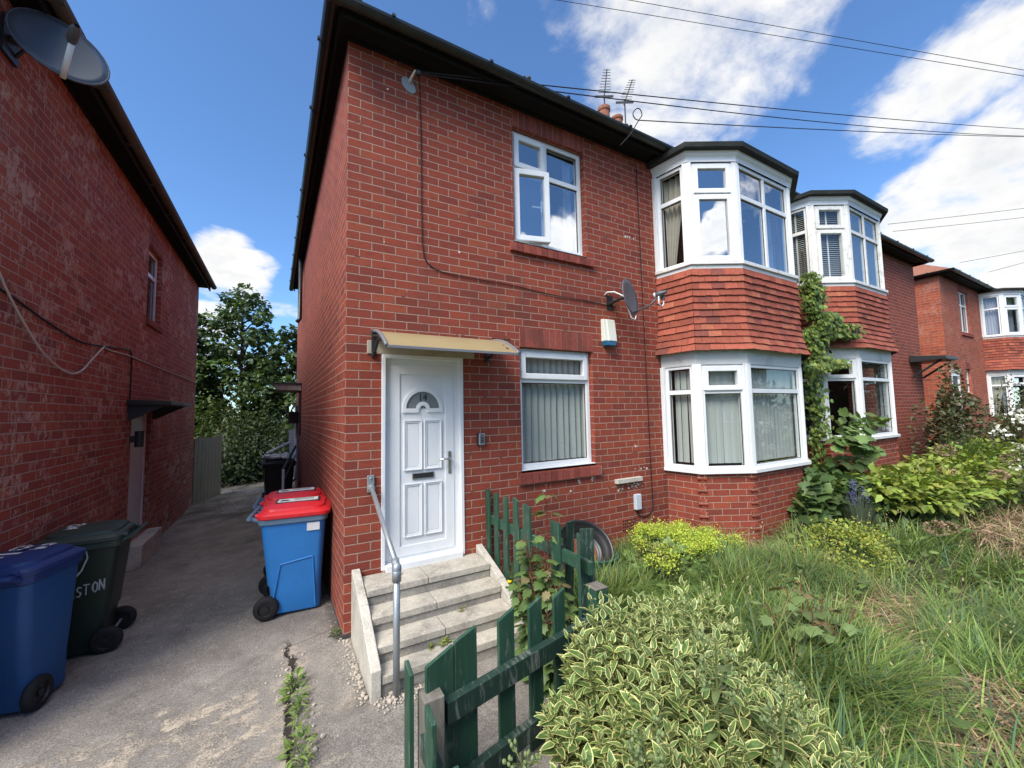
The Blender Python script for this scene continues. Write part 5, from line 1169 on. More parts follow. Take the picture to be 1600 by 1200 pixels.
# grass
def in_shrub(x,y): return ((x-1.14)/.56)**2+((y+2.16)/.66)**2<1
def grass():
    N=112000; x=1.32+RNG.random(N)**1.35*9.2; y=-5.2+RNG.random(N)*5.05
    near=RNG.random(N)<.42; x[near]=1.4+RNG.random(near.sum())*2.6; y[near]=-3.6+RNG.random(near.sum())*3.3
    clump=np.sin(x*4.1+1.3*np.sin(y*3.3))*np.sin(y*4.7+1.1*np.sin(x*2.7))
    keep=~in_shrub(x,y)
    for (cx,cy,rx,ry,p) in ((3.5,-2.2,.62,.26,.96),(2.62,-2.98,.5,.4,.95),(7.0,-2.3,.9,.3,.8),(5.6,-1.15,.5,.25,.4),(4.9,-.75,1.2,.12,.3)):
        ins=((x-cx)/rx)**2+((y-cy)/ry)**2<1; keep&=~(ins&(RNG.random(N)<p))
    keep&=~((x>3.8)&(x<6.4)&(y>-.80)); keep&=(RNG.random(N)<.72+.4*clump)
    x,y,clump=x[keep],y[keep],clump[keep]; n=len(x); z=np.array([gz(a,b) for a,b in zip(x,y)])-.01
    L=(.20+.18*RNG.random(n))*(1+.4*clump); L[RNG.random(n)<.06]*=1.35
    long_=(x<3.0)&(y<-2.0); L[long_]*=1.2
    flow=1.2*np.sin(x*1.9+.5)+1.3*np.sin(y*2.3+x*.8)+RNG.normal(0,1.5,n); tilt=RNG.uniform(.15,.85,n)
    ax=np.stack([np.cos(flow)*tilt,np.sin(flow)*tilt,np.ones(n)],1); up=np.stack([-np.cos(flow),-np.sin(flow),tilt*.0+.25],1)*-1
    # leaves bend away along their lean
    up=np.stack([-np.cos(flow),-np.sin(flow),np.full(n,.3)],1)
    base=np.where(RNG.random((n,1))<.5,np.array([[.140,.225,.055]]),np.array([[.215,.285,.080]])); base=base*(1+.30*np.sin(x*2.3+1.2*np.sin(y*1.7))*np.sin(y*2.9+x))[:,None]; yel=RNG.random(n)<.07+.07*np.sin(x*1.3)*np.cos(y*1.9); base[yel]=(.30,.26,.11); bl=RNG.random(n)<.2; base[bl]=(.09,.165,.085)
    col=np.clip(base*(1+RNG.normal(0,.2,(n,1))),.01,1)
    wid=RNG.uniform(.8,1.7,n); size=np.stack([wid*.32*np.where(long_,1.25,1),L,L],1)
    o=scatter('grass','grass',[tmpl_blade(.020,.35),tmpl_blade(.018,.7),tmpl_blade(.022,.95)],np.stack([x,y,z],1),ax,up,size,col)
    tag(o,'long uncut grass filling the front garden',None,None,'stuff')
    # seed heads and dry stalks
    N=5200; cs=((3.5,-2.2,.62,.27,2600),(2.62,-2.98,.55,.42,2200),(7.0,-2.3,1.0,.33,1500),(5.9,-1.2,.5,.25,400),(4.6,-.95,.8,.15,300)); P=[];A=[];Lz=[]
    for cx,cy,rx,ry,k in cs:
        a=RNG.uniform(0,6.28,k); r=np.sqrt(RNG.random(k)); px=cx+rx*r*np.cos(a); py=cy+ry*r*np.sin(a)
        for q in range(k):
            big=cx>6; P.append((px[q],py[q],gz(px[q],py[q])+RNG.uniform(.005,.10)+(.12*RNG.random() if big else 0))); th=RNG.normal(.3 if big else 0,1.0 if not big else .45)+(np.pi if RNG.random()<.5 else 0); A.append((np.cos(th),np.sin(th),RNG.normal(.08,.18))); Lz.append(RNG.uniform(.10,.38) if not big else RNG.uniform(.3,.8))
    P=np.array(P);A=np.array(A);Lz=np.array(Lz);n=len(P)
    o=scatter('dry_grass','straw',[tmpl_blade(.012,.12,3),tmpl_blade(.016,.3,3)],P,A,np.tile(UP,(n,1))+RNG.normal(0,.4,(n,3)),np.stack([RNG.uniform(.25,.6,n),Lz,Lz],1),jit((.33,.23,.14),n,.35,.06))
    tag(o,'pale dry straw lying in bare patches of the lawn',None,None,'stuff')
grass()
def lawn_extras():
    n=1500; x=1.7+RNG.random(n)*6; y=-3.6+RNG.random(n)*2.7; k=~in_shrub(x,y); x,y=x[k],y[k]; cx=np.round(x*2.2)/2.2+.1*np.sin(y*9); keep=(np.sin(x*3.1)*np.sin(y*4.3)>.15); x,y=x[keep],y[keep]; n=len(x)
    a=RNG.uniform(0,6.28,n); el=RNG.uniform(.1,.9,n); z=np.array([gz(p,q) for p,q in zip(x,y)])+RNG.uniform(.03,.2,n)
    o=scatter('lawn_weeds','leaf',[tmpl_leaf(.4,3,.3,.4,.5),tmpl_maple(.3),tmpl_leaf(.6,3,.2,.4,.45)],np.stack([x,y,z],1),np.stack([np.cos(a)*np.cos(el),np.sin(a)*np.cos(el),np.sin(el)],1),UP+rv(n)*.3,RNG.uniform(.04,.10,n),jit((.15,.22,.06),n,.25,.06)); tag(o,'broad leaved weeds mixed into the long lawn grass',None,None,'stuff')
    n=200; x=1.6+RNG.random(n)*6; y=-3.8+RNG.random(n)*2.9; k=~in_shrub(x,y); x,y=x[k],y[k]; n=len(x); th=RNG.uniform(0,6.28,n); tl=RNG.uniform(.05,.5,n); ax=np.stack([np.cos(th)*tl,np.sin(th)*tl,np.ones(n)],1); L=RNG.uniform(.28,.5,n); z=np.array([gz(p,q) for p,q in zip(x,y)])
    o=scatter('grass_seed_stalks','straw',tmpl_blade(.006,.25,4),np.stack([x,y,z],1),ax,np.stack([-np.cos(th),-np.sin(th),np.full(n,.3)],1),np.stack([np.full(n,.6),L,L],1),jit((.42,.37,.19),n,.2,.05)); tag(o,'thin pale seed stalks standing above the lawn grass',None,None,'stuff')
    ti=np.stack([x,y,z],1)+ax/np.linalg.norm(ax,axis=1,keepdims=True)*(L*.93)[:,None]-np.array([0,0,.05]); r=6; P=np.repeat(ti,r,0)+RNG.normal(0,.007,(n*r,3))+np.tile(np.linspace(-.04,.03,r),n)[:,None]*np.repeat(ax,r,0); o=scatter('grass_seed_heads','straw',tmpl_simple(.4),P,np.repeat(ax,r,0)+rv(n*r)*.5,rv(n*r),RNG.uniform(.014,.026,n*r),jit((.40,.33,.18),n*r,.25,.05)); tag(o,'feathery straw coloured seed heads over the lawn',None,None,'stuff')
lawn_extras()

def bush(name,loc,label,cat,rad,n,tm,size,cols,mat='leaf',upb=.5,shell=.55,group=None,stems=12,stem_mat='stem',flat=1,parts=None,clumps=0):
    """leafy plant whose leaves fill an uneven dome of radii rad"""
    root=empty(name,loc,0,label,cat,group); rx,ry,rz=rad
    if clumps:
        cc=rv(clumps)*RNG.uniform(.35,.9,(clumps,1)); cc[:,2]=np.abs(cc[:,2])*.95; cr=RNG.uniform(.22,.42,clumps); w=RNG.integers(0,clumps,n); d=rv(n); q=cc[w]+d*cr[w][:,None]*RNG.uniform(.5,1,(n,1))**.5; q[:,2]=np.abs(q[:,2])
    else:
        d=rv(n); d[:,2]=np.abs(d[:,2]); r=RNG.uniform(shell,1,n)**.6; wob=1+.18*np.sin(d[:,0]*7+d[:,1]*5)*np.cos(d[:,1]*6-d[:,2]*4); q=d*(r*wob)[:,None]
    p=q*np.array([rx,ry,rz]); o_=q/np.maximum(np.linalg.norm(q,axis=1,keepdims=True),.05)
    ax=o_*.8+rv(n)*.7; ax[:,2]=ax[:,2]*flat-.05; up=np.tile(UP,(n,1))*upb+rv(n)*.35+o_*.4
    ci=RNG.integers(0,len(cols),n); base=np.array(cols)[ci]; col=np.clip(base*(1+RNG.normal(0,.18,(n,1)))*(1+RNG.normal(0,.05,(n,3))),.004,1)
    scatter('foliage',mat,tm,p,ax,up,size*RNG.uniform(.65,1.3,n),col,root)
    if stems:
        m=MB()
        for k in range(stems):
            t=q[RNG.integers(0,n)]*np.array([rx,ry,rz])*.95; m.tube([V(t[0]*.15,t[1]*.15,-.03),V(t[0]*.5,t[1]*.5,t[2]*.5),V(*t)],[.011*max(rz,.5),.008*max(rz,.5),.003],5,cap=False)
        m.build('stem',M[stem_mat],root)
    return root
S_=tmpl_simple
# lady's mantle with yellow green flower froth
lm=bush('flowering_plant',(3.15,-.62,.10),'low plant with frothy lime yellow flowers against the wall by the bay','plant',(.64,.44,.30),2200,[tmpl_maple(.3)],.075,[(.12,.19,.055),(.17,.25,.075)],stems=8)
n=9500; a=RNG.uniform(0,6.28,n); r=np.sqrt(RNG.random(n)); k=RNG.integers(0,46,n); cx=RNG.uniform(-.58,.60,46); cy=RNG.uniform(-.40,.36,46); P=np.stack([cx[k]+RNG.normal(0,.045,n),cy[k]+RNG.normal(0,.04,n),.22+.12*np.cos(cx[k]*2)+RNG.normal(0,.035,n)+.02*np.sin(k*7.)],1)
scatter('flower_cluster','petal',S_(.8,.2),P,rv(n),rv(n)+UP,RNG.uniform(.012,.022,n),jit((.44,.52,.075),n,.2,.08),lm)
bush('small_bush',(4.75,-1.50,.10),'small yellow green bush growing in the lawn before the bay','bush',(.66,.40,.44),3400,S_(.6),.036,[(.36,.37,.06),(.28,.33,.06),(.17,.23,.05)],stems=14)
bush('small_bush',(2.75,-.70,.10),'feathery olive plant between the rusty bowl and the lime flowers','plant',(.28,.25,.38),1300,S_(.3),.035,[(.17,.19,.07),(.22,.21,.09)],stems=16)
# hydrangea bed on the right
hy=empty('hydrangea_bush',(0,0,0),0,'broad yellow green leafy bush with dead brown flower heads at right','bush')
P=[];A=[];N_=5200
cx=np.concatenate([RNG.uniform(5.9,8.6,60),RNG.uniform(7.5,12,50)]); cy=np.concatenate([RNG.uniform(-1.95,-1.15,60),RNG.uniform(-2.3,-.8,50)]); cz=.30+.30*(1-np.abs((cy+1.5)/.9)**2)+RNG.uniform(-.1,.12,110)+.03*(cx-6); k=RNG.integers(0,110,N_); d=rv(N_); d[:,2]=np.abs(d[:,2])*.8
P=np.stack([cx[k],cy[k],cz[k]],1)+d*RNG.uniform(.12,.30,(N_,1)); A=d*1.0+rv(N_)*.5; A[:,2]-=.2
scatter('foliage','leaf',[tmpl_leaf(.62,3,.2,.25,.42),tmpl_leaf(.55,3,.15,.4,.42)],P,A,UP+rv(N_)*.45,RNG.uniform(.06,.13,N_),jit((.22,.275,.05),N_,.28,.08),hy)
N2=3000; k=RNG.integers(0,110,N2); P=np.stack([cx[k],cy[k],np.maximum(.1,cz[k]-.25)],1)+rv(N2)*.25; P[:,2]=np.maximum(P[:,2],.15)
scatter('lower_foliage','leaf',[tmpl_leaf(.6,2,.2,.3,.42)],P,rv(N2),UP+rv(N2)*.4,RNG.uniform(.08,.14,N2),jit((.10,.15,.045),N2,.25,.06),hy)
for (x,y,z,r) in ((5.75,-1.95,.42,.085),(5.95,-2.0,.40,.07),(7.3,-1.7,.85,.07),(8.8,-1.35,1.02,.10),(7.9,-2.05,.80,.075),(9.4,-1.9,.9,.08),(6.6,-1.3,.78,.06)):
    n=170; d=rv(n); scatter('dead_flower_head','petal',S_(.9,.1),d*np.array([r*1.3,r,r*.7])+np.array([x,y,z]),d+rv(n)*.5,rv(n),RNG.uniform(.02,.035,n),jit((.36,.25,.17),n,.25,.06),hy)
# currant-like bush with lobed leaves in front of the second bay
cu=bush('currant_bush',(5.95,-.98,.20),'dark bush with lobed leaves climbing in front of the second bay window','bush',(.85,.36,.85),1500,[tmpl_maple(.25)],.13,[(.065,.115,.035),(.085,.14,.045),(.11,.165,.05)],clumps=16,stems=10,stem_mat='redstem')
n=150; t=RNG.random(n); P=np.stack([6.55+.35*np.sin(t*9)*(.4+t*.6)+RNG.normal(0,.16,n)-5.95,RNG.normal(-.06,.08,n),.72+t*.72],1); scatter('top_shoot','leaf',[tmpl_maple(.25)],P,rv(n)+np.array([0,-.3,-.1]),UP+rv(n)*.4+np.array([0,-.5,0]),RNG.uniform(.10,.17,n),jit((.13,.19,.06),n,.2,.05),cu)
lv=empty('lavender',(5.55,-1.35,.12),0,'grey green spiky plant with a few violet flower spikes below the second bay','plant')
n=900; a=RNG.uniform(0,6.28,n); tl=RNG.uniform(.02,.4,n); r=RNG.random(n)*.12; scatter('foliage','leaf',tmpl_blade(.02,.2,3),np.stack([r*np.cos(a),r*np.sin(a),RNG.random(n)*.28],1),np.stack([np.cos(a)*tl,np.sin(a)*tl,np.ones(n)],1),np.stack([np.cos(a),np.sin(a),a*0],1)*-1+rv(n)*.2,np.stack([RNG.uniform(.3,.6,n),RNG.uniform(.1,.42,n),RNG.uniform(.1,.4,n)],1),jit((.13,.165,.11),n,.2,.05),lv)
for k in range(7):
    a=RNG.uniform(0,6.28); x,y=RNG.normal(0,.07,2); z=RNG.uniform(.55,.85); n=60; t=RNG.random(n); scatter('flower_spike','petal',S_(.8),np.stack([x+RNG.normal(0,.010,n),y+RNG.normal(0,.010,n),z-.14*t],1),rv(n),rv(n),RNG.uniform(.012,.02,n),jit((.13,.12,.28),n,.25,.06),lv)
# ivy on the second bay
iv=empty('ivy',(6.55,-.40,0),0,'green ivy climbing between the two tiled bays up to the upper window','ivy')
def ivy():
    pos=[];nrm=[]
    L=[(6.48,-.50,1.1,.10,.35,90),(6.48,-.50,2.0,.11,.42,190),(6.62,-.50,2.70,.22,.30,400),(6.86,-.60,3.02,.30,.20,340),(6.62,-.52,3.40,.15,.28,320),(6.58,-.50,3.66,.13,.18,180),(7.2,-.70,2.93,.22,.11,130),(6.72,-.55,2.42,.30,.10,140),(6.25,-.66,2.33,.30,.06,60),(6.60,-.5,1.6,.12,.3,80),(6.95,-.62,2.42,.22,.07,60)]
    for (x,y,z,rx,rz,k) in L:
        k=int(k*1.7)
        d=rv(k); pos.append(np.stack([x+d[:,0]*rx,y-.06+RNG.normal(0,.055,k)-np.maximum(0,-d[:,1])*.07,z+d[:,2]*rz],1)); nrm.append(np.stack([RNG.normal(-.35,.35,k),np.full(k,-1.),RNG.normal(.45,.3,k)],1))
    pos=np.concatenate(pos)-np.array([6.55,-.40,0]); nrm=np.concatenate(nrm); n=len(pos)
    ax=np.stack([RNG.normal(0,.6,n),RNG.normal(-.3,.2,n),-np.abs(RNG.normal(.7,.4,n))],1)
    scatter('foliage','leaf',[tmpl_maple(.3),tmpl_leaf(.8,2,.2,.3,.4)],pos,ax,nrm,RNG.uniform(.042,.080,n),np.where(RNG.random((n,1))<.3,jit((.24,.29,.065),n,.2,.05),jit((.12,.18,.045),n,.25,.05)),iv)
    m=MB()
    m.tube(smooth_path([(-.02,-.05,.1),(0,-.1,1),(-.02,-.1,2),(.1,-.1,2.7),(.08,-.1,3.5),(.05,-.1,4.2)]),.016,6); m.tube(smooth_path([(.1,-.1,2.7),(.35,-.2,3.0),(.85,-.34,2.95)]),.010,6); m.build('stem',M['bark'],iv)
ivy()
# sycamore saplings with reddish tips along the fence
def sapling(loc,label,shoots,nl,size,red=.3,base=(.105,.165,.05)):
    root=empty('sapling',loc,0,label,'sapling','self-sown saplings'); m=MB(); P=[];A=[];C=[];S=[]
    for (dx,dy,h) in shoots:
        pts=smooth_path([(dx*.3,dy*.3,-.03),(dx*.55,dy*.6,h*.45),(dx,dy,h)],5); m.tube(pts,[.007-.0045*i/len(pts) for i in range(len(pts))],5)
        for i in range(nl):
            t=.18+.82*(i+RNG.random()*.5)/nl; p=pts[min(len(pts)-1,int(t*(len(pts)-1)))]; a=i*2.2+RNG.random(); pl=.04+.06*(1-t); q=np.array(p)+np.array([np.cos(a)*pl,np.sin(a)*pl,.02]); m.tube([p,V(*q)],.002,4,cap=False)
            P.append(q);A.append((np.cos(a),np.sin(a),-.25+RNG.normal(0,.25)));S.append(size*(1.1-.55*t)*RNG.uniform(.8,1.2)); top=t>1-red
            C.append(np.array((.185,.15,.07) if (top and RNG.random()<.75) else base)*RNG.uniform(.8,1.3))
    n=len(P); scatter('foliage','leaf',[tmpl_maple(.35),tmpl_maple(.15)],P,A,UP+rv(n)*.3,S,C,root); m.build('stem',M['redstem'],root); return root
sapling((1.24,-1.08,.0),'reddish sycamore sapling rising above the tall green fence by the window',[(.0,.0,1.24),(-.10,-.10,.72),(-.06,-.2,.62),(-.16,.05,.90),(-.10,.12,.8),(-.05,.2,.7),(-.17,.15,.55)],34,.125,.08)
sapling((1.17,-1.28,.0),'bushy sapling with lobed leaves caught between the two green fences',[(-.05,0,.62),(-.12,-.05,.5),(.0,.1,.7),(-.10,.18,.66),(.0,-.08,.45),(-.15,.25,.5)],32,.12,.06)
sapling((1.38,-.62,.03),'dark leafy sapling behind the tall fence next to the steps',[(.0,0,.8),(.05,.2,.7),(.05,-.2,.62),(.1,.05,.5)],9,.10,.1,(.07,.115,.04))
sapling((2.42,-2.18,.06),'sycamore seedling with pale and bronze leaves at the edge of the variegated shrub',[(-.08,.06,.58),(.06,-.08,.54),(.12,-.22,.50),(-.02,-.18,.44),(-.16,.14,.46),(.16,.05,.46),(-.12,-.1,.50),(.02,.02,.62)],13,.135,.14,(.15,.21,.075))
# poppy
pp=empty('poppy',(1.232,-.50,.065),0,'single yellow poppy between the step cheek and the tall fence','flower'); m=MB(); m.tube([(.04,0,0),(.05,0,.12),(.0,.0,.26)],.003,5); m.build('stem',M['stem'],pp)
scatter('petal','petal',tmpl_leaf(.95,3,.3,-.25,.55),np.tile([[.0,.0,.262]],(5,1)),[(np.cos(a),np.sin(a),.55) for a in np.arange(5)*1.257],np.tile(UP,(5,1)),np.full(5,.034),jit((.80,.58,.01),5,.05,.01),pp)
n=60; scatter('foliage','leaf',[tmpl_maple(.3)],np.stack([RNG.normal(.06,.05,n),RNG.normal(-.05,.14,n),RNG.uniform(.02,.22,n)],1),rv(n)+UP*.3,UP+rv(n)*.4,RNG.uniform(.04,.09,n),jit((.10,.155,.05),n),pp)
# weeds in the crack of the drive and on the steps
def weed(loc,label,rad,n,size,cols,h,group='weeds in the concrete'):
    root=empty('weed',loc,0,label,'weed',group); a=RNG.uniform(0,6.28,n); r=np.sqrt(RNG.random(n)); P=np.stack([rad[0]*r*np.cos(a)*.7,rad[1]*r*np.sin(a)*.9,RNG.random(n)**1.2*h*(1-.6*r)],1); el=RNG.uniform(.1,1.1,n)
    A=np.stack([np.cos(a)*np.cos(el)+RNG.normal(0,.4,n),np.sin(a)*np.cos(el)+RNG.normal(0,.4,n),np.sin(el)],1); ci=RNG.integers(0,len(cols),n)
    scatter('foliage','leaf',[tmpl_leaf(.36,3,.3,.4,.5),tmpl_leaf(.28,3,.3,.5,.45)],P,A,UP+rv(n)*.3,size*RNG.uniform(.5,1.25,n),np.array(cols)[ci]*RNG.uniform(.75,1.25,(n,1)),root)
    m=MB()
    for k in range(max(3,n//14)): t=P[RNG.integers(0,n)]; m.tube([V(t[0]*.3,t[1]*.6,-.01),V(*t)],.002,4,cap=False)
    m.build('stem',M['stem'],root); return root
G1=[(.16,.235,.055),(.12,.19,.05),(.20,.26,.075)]
weed((-.345,-.50,.0),'upper clump of green weeds in the crack of the drive',(.065,.20,.2),85,.056,G1,.10)
weed((-.335,-.74,.0),'middle clump of green weeds in the crack of the drive',(.045,.10,.2),40,.045,G1,.06)
weed((-.33,-1.02,.0),'lowest clump of green weeds in the crack at the photo edge',(.09,.14,.2),85,.05,G1,.08)
weed((-.04,.10,.0),'tiny tuft of weed at the foot of the brick corner',(.03,.08,.2),50,.04,[(.10,.14,.05)],.05)
weed((.55,-.70,.125),'small lime weed on the lowest step',(.09,.03,.1),60,.035,[(.24,.29,.06)],.05,'weeds on the steps')
weed((.80,-.525,.235),'tiny yellowish weed in the joint of the middle step',(.03,.02,.1),24,.03,[(.26,.24,.07)],.03,'weeds on the steps')
# tall budding weeds nearest the camera
def tall_weed(loc,label,h,lean,nb):
    root=empty('tall_weed',loc,0,label,'weed','tall budding weeds'); m=MB(); top=V(lean[0],lean[1],h); pts=smooth_path([(0,0,-.05),(lean[0]*.3,lean[1]*.3,h*.5),top],6); m.tube(pts,[.006-.003*i/len(pts) for i in range(len(pts))],6)
    P=[];A=[];S=[];B=[]
    for k in range(nb):
        t=RNG.uniform(.72,1); p=pts[int(t*(len(pts)-1))]; a=RNG.uniform(0,6.28); q=p+V(math.cos(a)*.05,math.sin(a)*.05,RNG.uniform(.0,.05)); m.tube([p,q],.0018,4,cap=False); B.append(q)
        P.append(np.array(q)*.5+np.array(p)*.5);A.append((np.cos(a),np.sin(a),.3));S.append(RNG.uniform(.02,.05))
    for k in range(9): t=RNG.uniform(.3,.85); p=pts[int(t*(len(pts)-1))]; a=RNG.uniform(0,6.28); P.append(np.array(p));A.append((np.cos(a),np.sin(a),.15));S.append(RNG.uniform(.05,.09))
    m.build('stem',M['stem'],root); n=len(P); scatter('foliage','leaf',[tmpl_leaf(.45,3,.2,.4,.4)],P,A,UP+rv(n)*.3,S,jit((.14,.18,.075),n,.15,.05),root)
    m=MB()
    for q in B:
        for s in range(3): o=q+V(random.uniform(-.012,.012),random.uniform(-.012,.012),random.uniform(-.005,.015)); m.lathe(o,V(random.uniform(-.4,.4),random.uniform(-.4,.4),1),[(.001,-.008),(.006,-.003),(.006,.004),(.002,.010)],6)
    m.build('bud',plain('grey_green_bud',(.17,.22,.09),.8,.2,var=.3,nscale=60),root,smooth=True); return root
tall_weed((.62,-2.62,.05),'budding weed stalk in front of the shrub, leftmost of the three stalks',.72,(-.06,.05),16)
tall_weed((1.02,-2.52,.05),'budding weed stalk rising through the middle of the variegated shrub',.86,(-.06,-.05),15)
tall_weed((.98,-2.75,.05),'leaning budding weed stalk at the right front of the variegated shrub',.78,(.12,.02),14)
tall_weed((.30,-2.36,.03),'grey budding weed poking up between the low fence pickets',.62,(-.04,.03),16)
# right hand side: climbing rose, conifer, sword leaves, white flowered shrub
bush('climbing_rose',(12.2,-.75,.3),'brownish climbing rose tangled around the far dark door hood','climber',(1.2,.55,2.2),6500,S_(.7),.08,[(.10,.10,.05),(.14,.11,.065),(.09,.115,.05)],clumps=26,stems=30,stem_mat='bark')
bush('conifer_bush',(13.6,-1.35,.35),'dense dark olive bush standing before the farther house','bush',(.95,.6,1.85),5200,S_(.45),.07,[(.11,.115,.05),(.16,.15,.065),(.085,.10,.045)],clumps=34,stems=8,stem_mat='bark')
sw=empty('sword_leaf_plant',(9.4,-1.30,.35),0,'fan of upright sword shaped green leaves among the bushes','plant'); n=150; a=RNG.normal(0,.42,n); scatter('foliage','grass',tmpl_blade(.05,.35,5),np.stack([RNG.normal(0,.16,n),RNG.normal(0,.08,n),np.zeros(n)],1),np.stack([np.sin(a),RNG.normal(-.1,.15,n),np.cos(a)],1),np.stack([-np.cos(a)*0+.1,np.full(n,1.),np.zeros(n)],1)+rv(n)*.3,np.stack([RNG.uniform(.7,1,n),RNG.uniform(.75,1.2,n),RNG.uniform(.5,1,n)],1),jit((.12,.19,.05),n,.2,.05),sw)
wb=bush('white_flowered_shrub',(8.7,-2.35,.30),'grey green shrub with white flowers and pale bare branches at the right edge','shrub',(1.0,.42,1.25),2600,S_(.45),.06,[(.17,.19,.11),(.22,.23,.14),(.12,.15,.07)],clumps=22,stems=0)
n=520; k=RNG.integers(0,26,n); c3=rv(26)*np.array([.95,.4,.5])+np.array([.1,0,.85]); scatter('flower_cluster','petal',S_(.9,.1),c3[k]+RNG.normal(0,.045,(n,3)),rv(n)+UP*.3,rv(n)+UP,RNG.uniform(.035,.06,n),jit((.78,.78,.74),n,.08,.01),wb)
m=MB(); 
for k in range(16):
    a=RNG.uniform(-.2,1.4); b=RNG.uniform(.6,1.35); e=V(math.cos(a)*b*.9-.4,RNG.uniform(-.3,.2),.25+.9*math.sin(a)*b*.9); m.tube(smooth_path([(-.75,0,.35),(-.5+RNG.uniform(-.1,.1),RNG.uniform(-.1,.1),.55),e],4),[.018-.0015*i for i in range(9)],5)
m.build('bare_branch',M['palebark'],wb)
bush('leafy_shrub',(13.2,-3.0,.35),'dark green leafy shrub hanging into the frame at the right edge','shrub',(1.2,.8,3.3),3000,[tmpl_leaf(.5,2,.2,.3,.42)],.11,[(.06,.10,.035),(.08,.12,.045)],clumps=22,stems=8,stem_mat='bark')
bush('leafy_shrub',(15.2,-.9,.35),'mid green hedge plant filling the foot of the farther house','shrub',(2.6,.5,1.2),3600,S_(.6),.09,[(.10,.14,.05),(.14,.15,.06),(.08,.115,.04)],clumps=30,stems=8,stem_mat='bark')

# trees at the end of the passage
def tree(name,loc,label,h,rad,n,cols,leaf=.13,trunk=.09,nc=34,low=.25,group='trees behind the passage'):
    root=empty(name,loc,0,label,'tree',group); m=MB(); m.tube(smooth_path([(0,0,-.2),(.05,.03,h*.3),(-.04,.02,h*.62),(.0,0,h*.97)],5),[trunk*(1-.9*i/16) for i in range(16)],8,cap=False)
    C=[];Rr=[]
    for k in range(nc):
        t=low+(1-low)*(k+RNG.random())/nc; w=rad*(1-.0*t)*(1.05-t)**.55*min(1,.55+t*1.2); a=k*2.4+RNG.normal(0,.4); rr=w*RNG.uniform(.45,1); c=np.array([rr*np.cos(a),rr*np.sin(a),h*t]); C.append(c); Rr.append((.26+.34*(1-t))*RNG.uniform(.7,1.2)*rad/1.6)
        m.tube(smooth_path([(0,0,max(.3,h*t-rr*.8)),tuple(c*.55+np.array([0,0,h*t*.42])),tuple(c)],3),[trunk*.4,trunk*.33,trunk*.27,trunk*.22,trunk*.18,trunk*.13,trunk*.08][:7],5,cap=False)
    m.build('trunk',M['bark'],root); C=np.array(C);Rr=np.array(Rr); w=RNG.choice(nc,n,p=Rr**2/np.sum(Rr**2)); d=rv(n); p=C[w]+d*Rr[w][:,None]*RNG.uniform(.25,1,(n,1))**.5*np.array([1.15,1.15,.72])
    # twigs of upright leaders at the top
    ax=d*.7+rv(n)*.6; ax[:,2]-=.25; ci=RNG.integers(0,len(cols),n); col=np.array(cols)[ci]*(1+RNG.normal(0,.2,(n,1)))
    col*= (1+RNG.normal(0,.18,nc))[w][:,None]
    scatter('crown','leaf',[tmpl_maple(.3),tmpl_leaf(.6,2,.2,.3,.42)],p,ax,UP*.8+rv(n)*.55,leaf*RNG.uniform(.6,1.3,n),np.clip(col,.004,1),root); return root
TG=[(.05,.09,.03),(.07,.115,.038),(.10,.145,.045)]
tree('sycamore_tree',(-1.75,13.4,-.1),'tall pointed sycamore in the middle of the passage end',6.35,1.75,9000,TG,nc=50)
tree('sycamore_tree',(-.35,12.6,-.1),'lower bushy sycamore close behind the white-door house',4.9,1.4,6500,TG,nc=32)
tree('sycamore_tree',(-3.35,13.0,-.1),'sycamore half hidden behind the corner of the left house',5.4,1.5,6500,TG,nc=34)
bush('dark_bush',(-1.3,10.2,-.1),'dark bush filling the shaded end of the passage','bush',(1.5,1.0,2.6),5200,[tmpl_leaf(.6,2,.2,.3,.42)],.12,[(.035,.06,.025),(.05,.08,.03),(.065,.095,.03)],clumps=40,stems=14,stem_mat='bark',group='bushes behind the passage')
bush('dark_bush',(-2.4,11.2,-.1),'yellow green bush showing over the grey board fence','bush',(1.0,.8,2.9),3000,[tmpl_leaf(.6,2,.2,.3,.42)],.12,[(.10,.14,.035),(.07,.105,.03)],clumps=26,stems=8,stem_mat='bark',group='bushes behind the passage')
bush('dark_bush',(.15,11.6,-.1),'shaded bush hiding the back corner of the white-door house','bush',(1.1,1.0,3.0),3000,[tmpl_leaf(.6,2,.2,.3,.42)],.12,[(.05,.085,.03),(.07,.105,.035)],clumps=26,stems=8,stem_mat='bark',group='bushes behind the passage')
o=scatter('leaf_litter','straw',S_(.6,.2),np.stack([RNG.uniform(-2.0,-.2,700),RNG.uniform(5.5,10,700),np.full(700,.012)],1),rv(700)*np.array([1,1,.1]),UP+rv(700)*.2,RNG.uniform(.02,.06,700),jit((.20,.15,.08),700,.4,.1)); tag(o,'leaf litter along the back of the drive',None,None,'stuff')

# greenery on the street side, out of frame but mirrored in the panes
bush('tall_hedge',(14,-7.2,-.05),'tall privet hedge along the pavement mirrored in the bay windows','hedge',(9.5,.7,2.7),7000,S_(.6),.22,[(.06,.095,.03),(.085,.12,.04)],clumps=90,stems=20,stem_mat='bark')
tree('street_tree',(26,-14.5,-.1),'broad street tree down the road mirrored in the second bay',7.5,3.4,2600,TG,group='trees along the street',leaf=.36,trunk=.2,nc=30,low=.3)
tree('street_tree',(36,-11,-.1),'street tree at the far end of the road mirrored in the second bay',7.0,3.2,2400,TG,group='trees along the street',leaf=.36,trunk=.2,nc=30,low=.3)
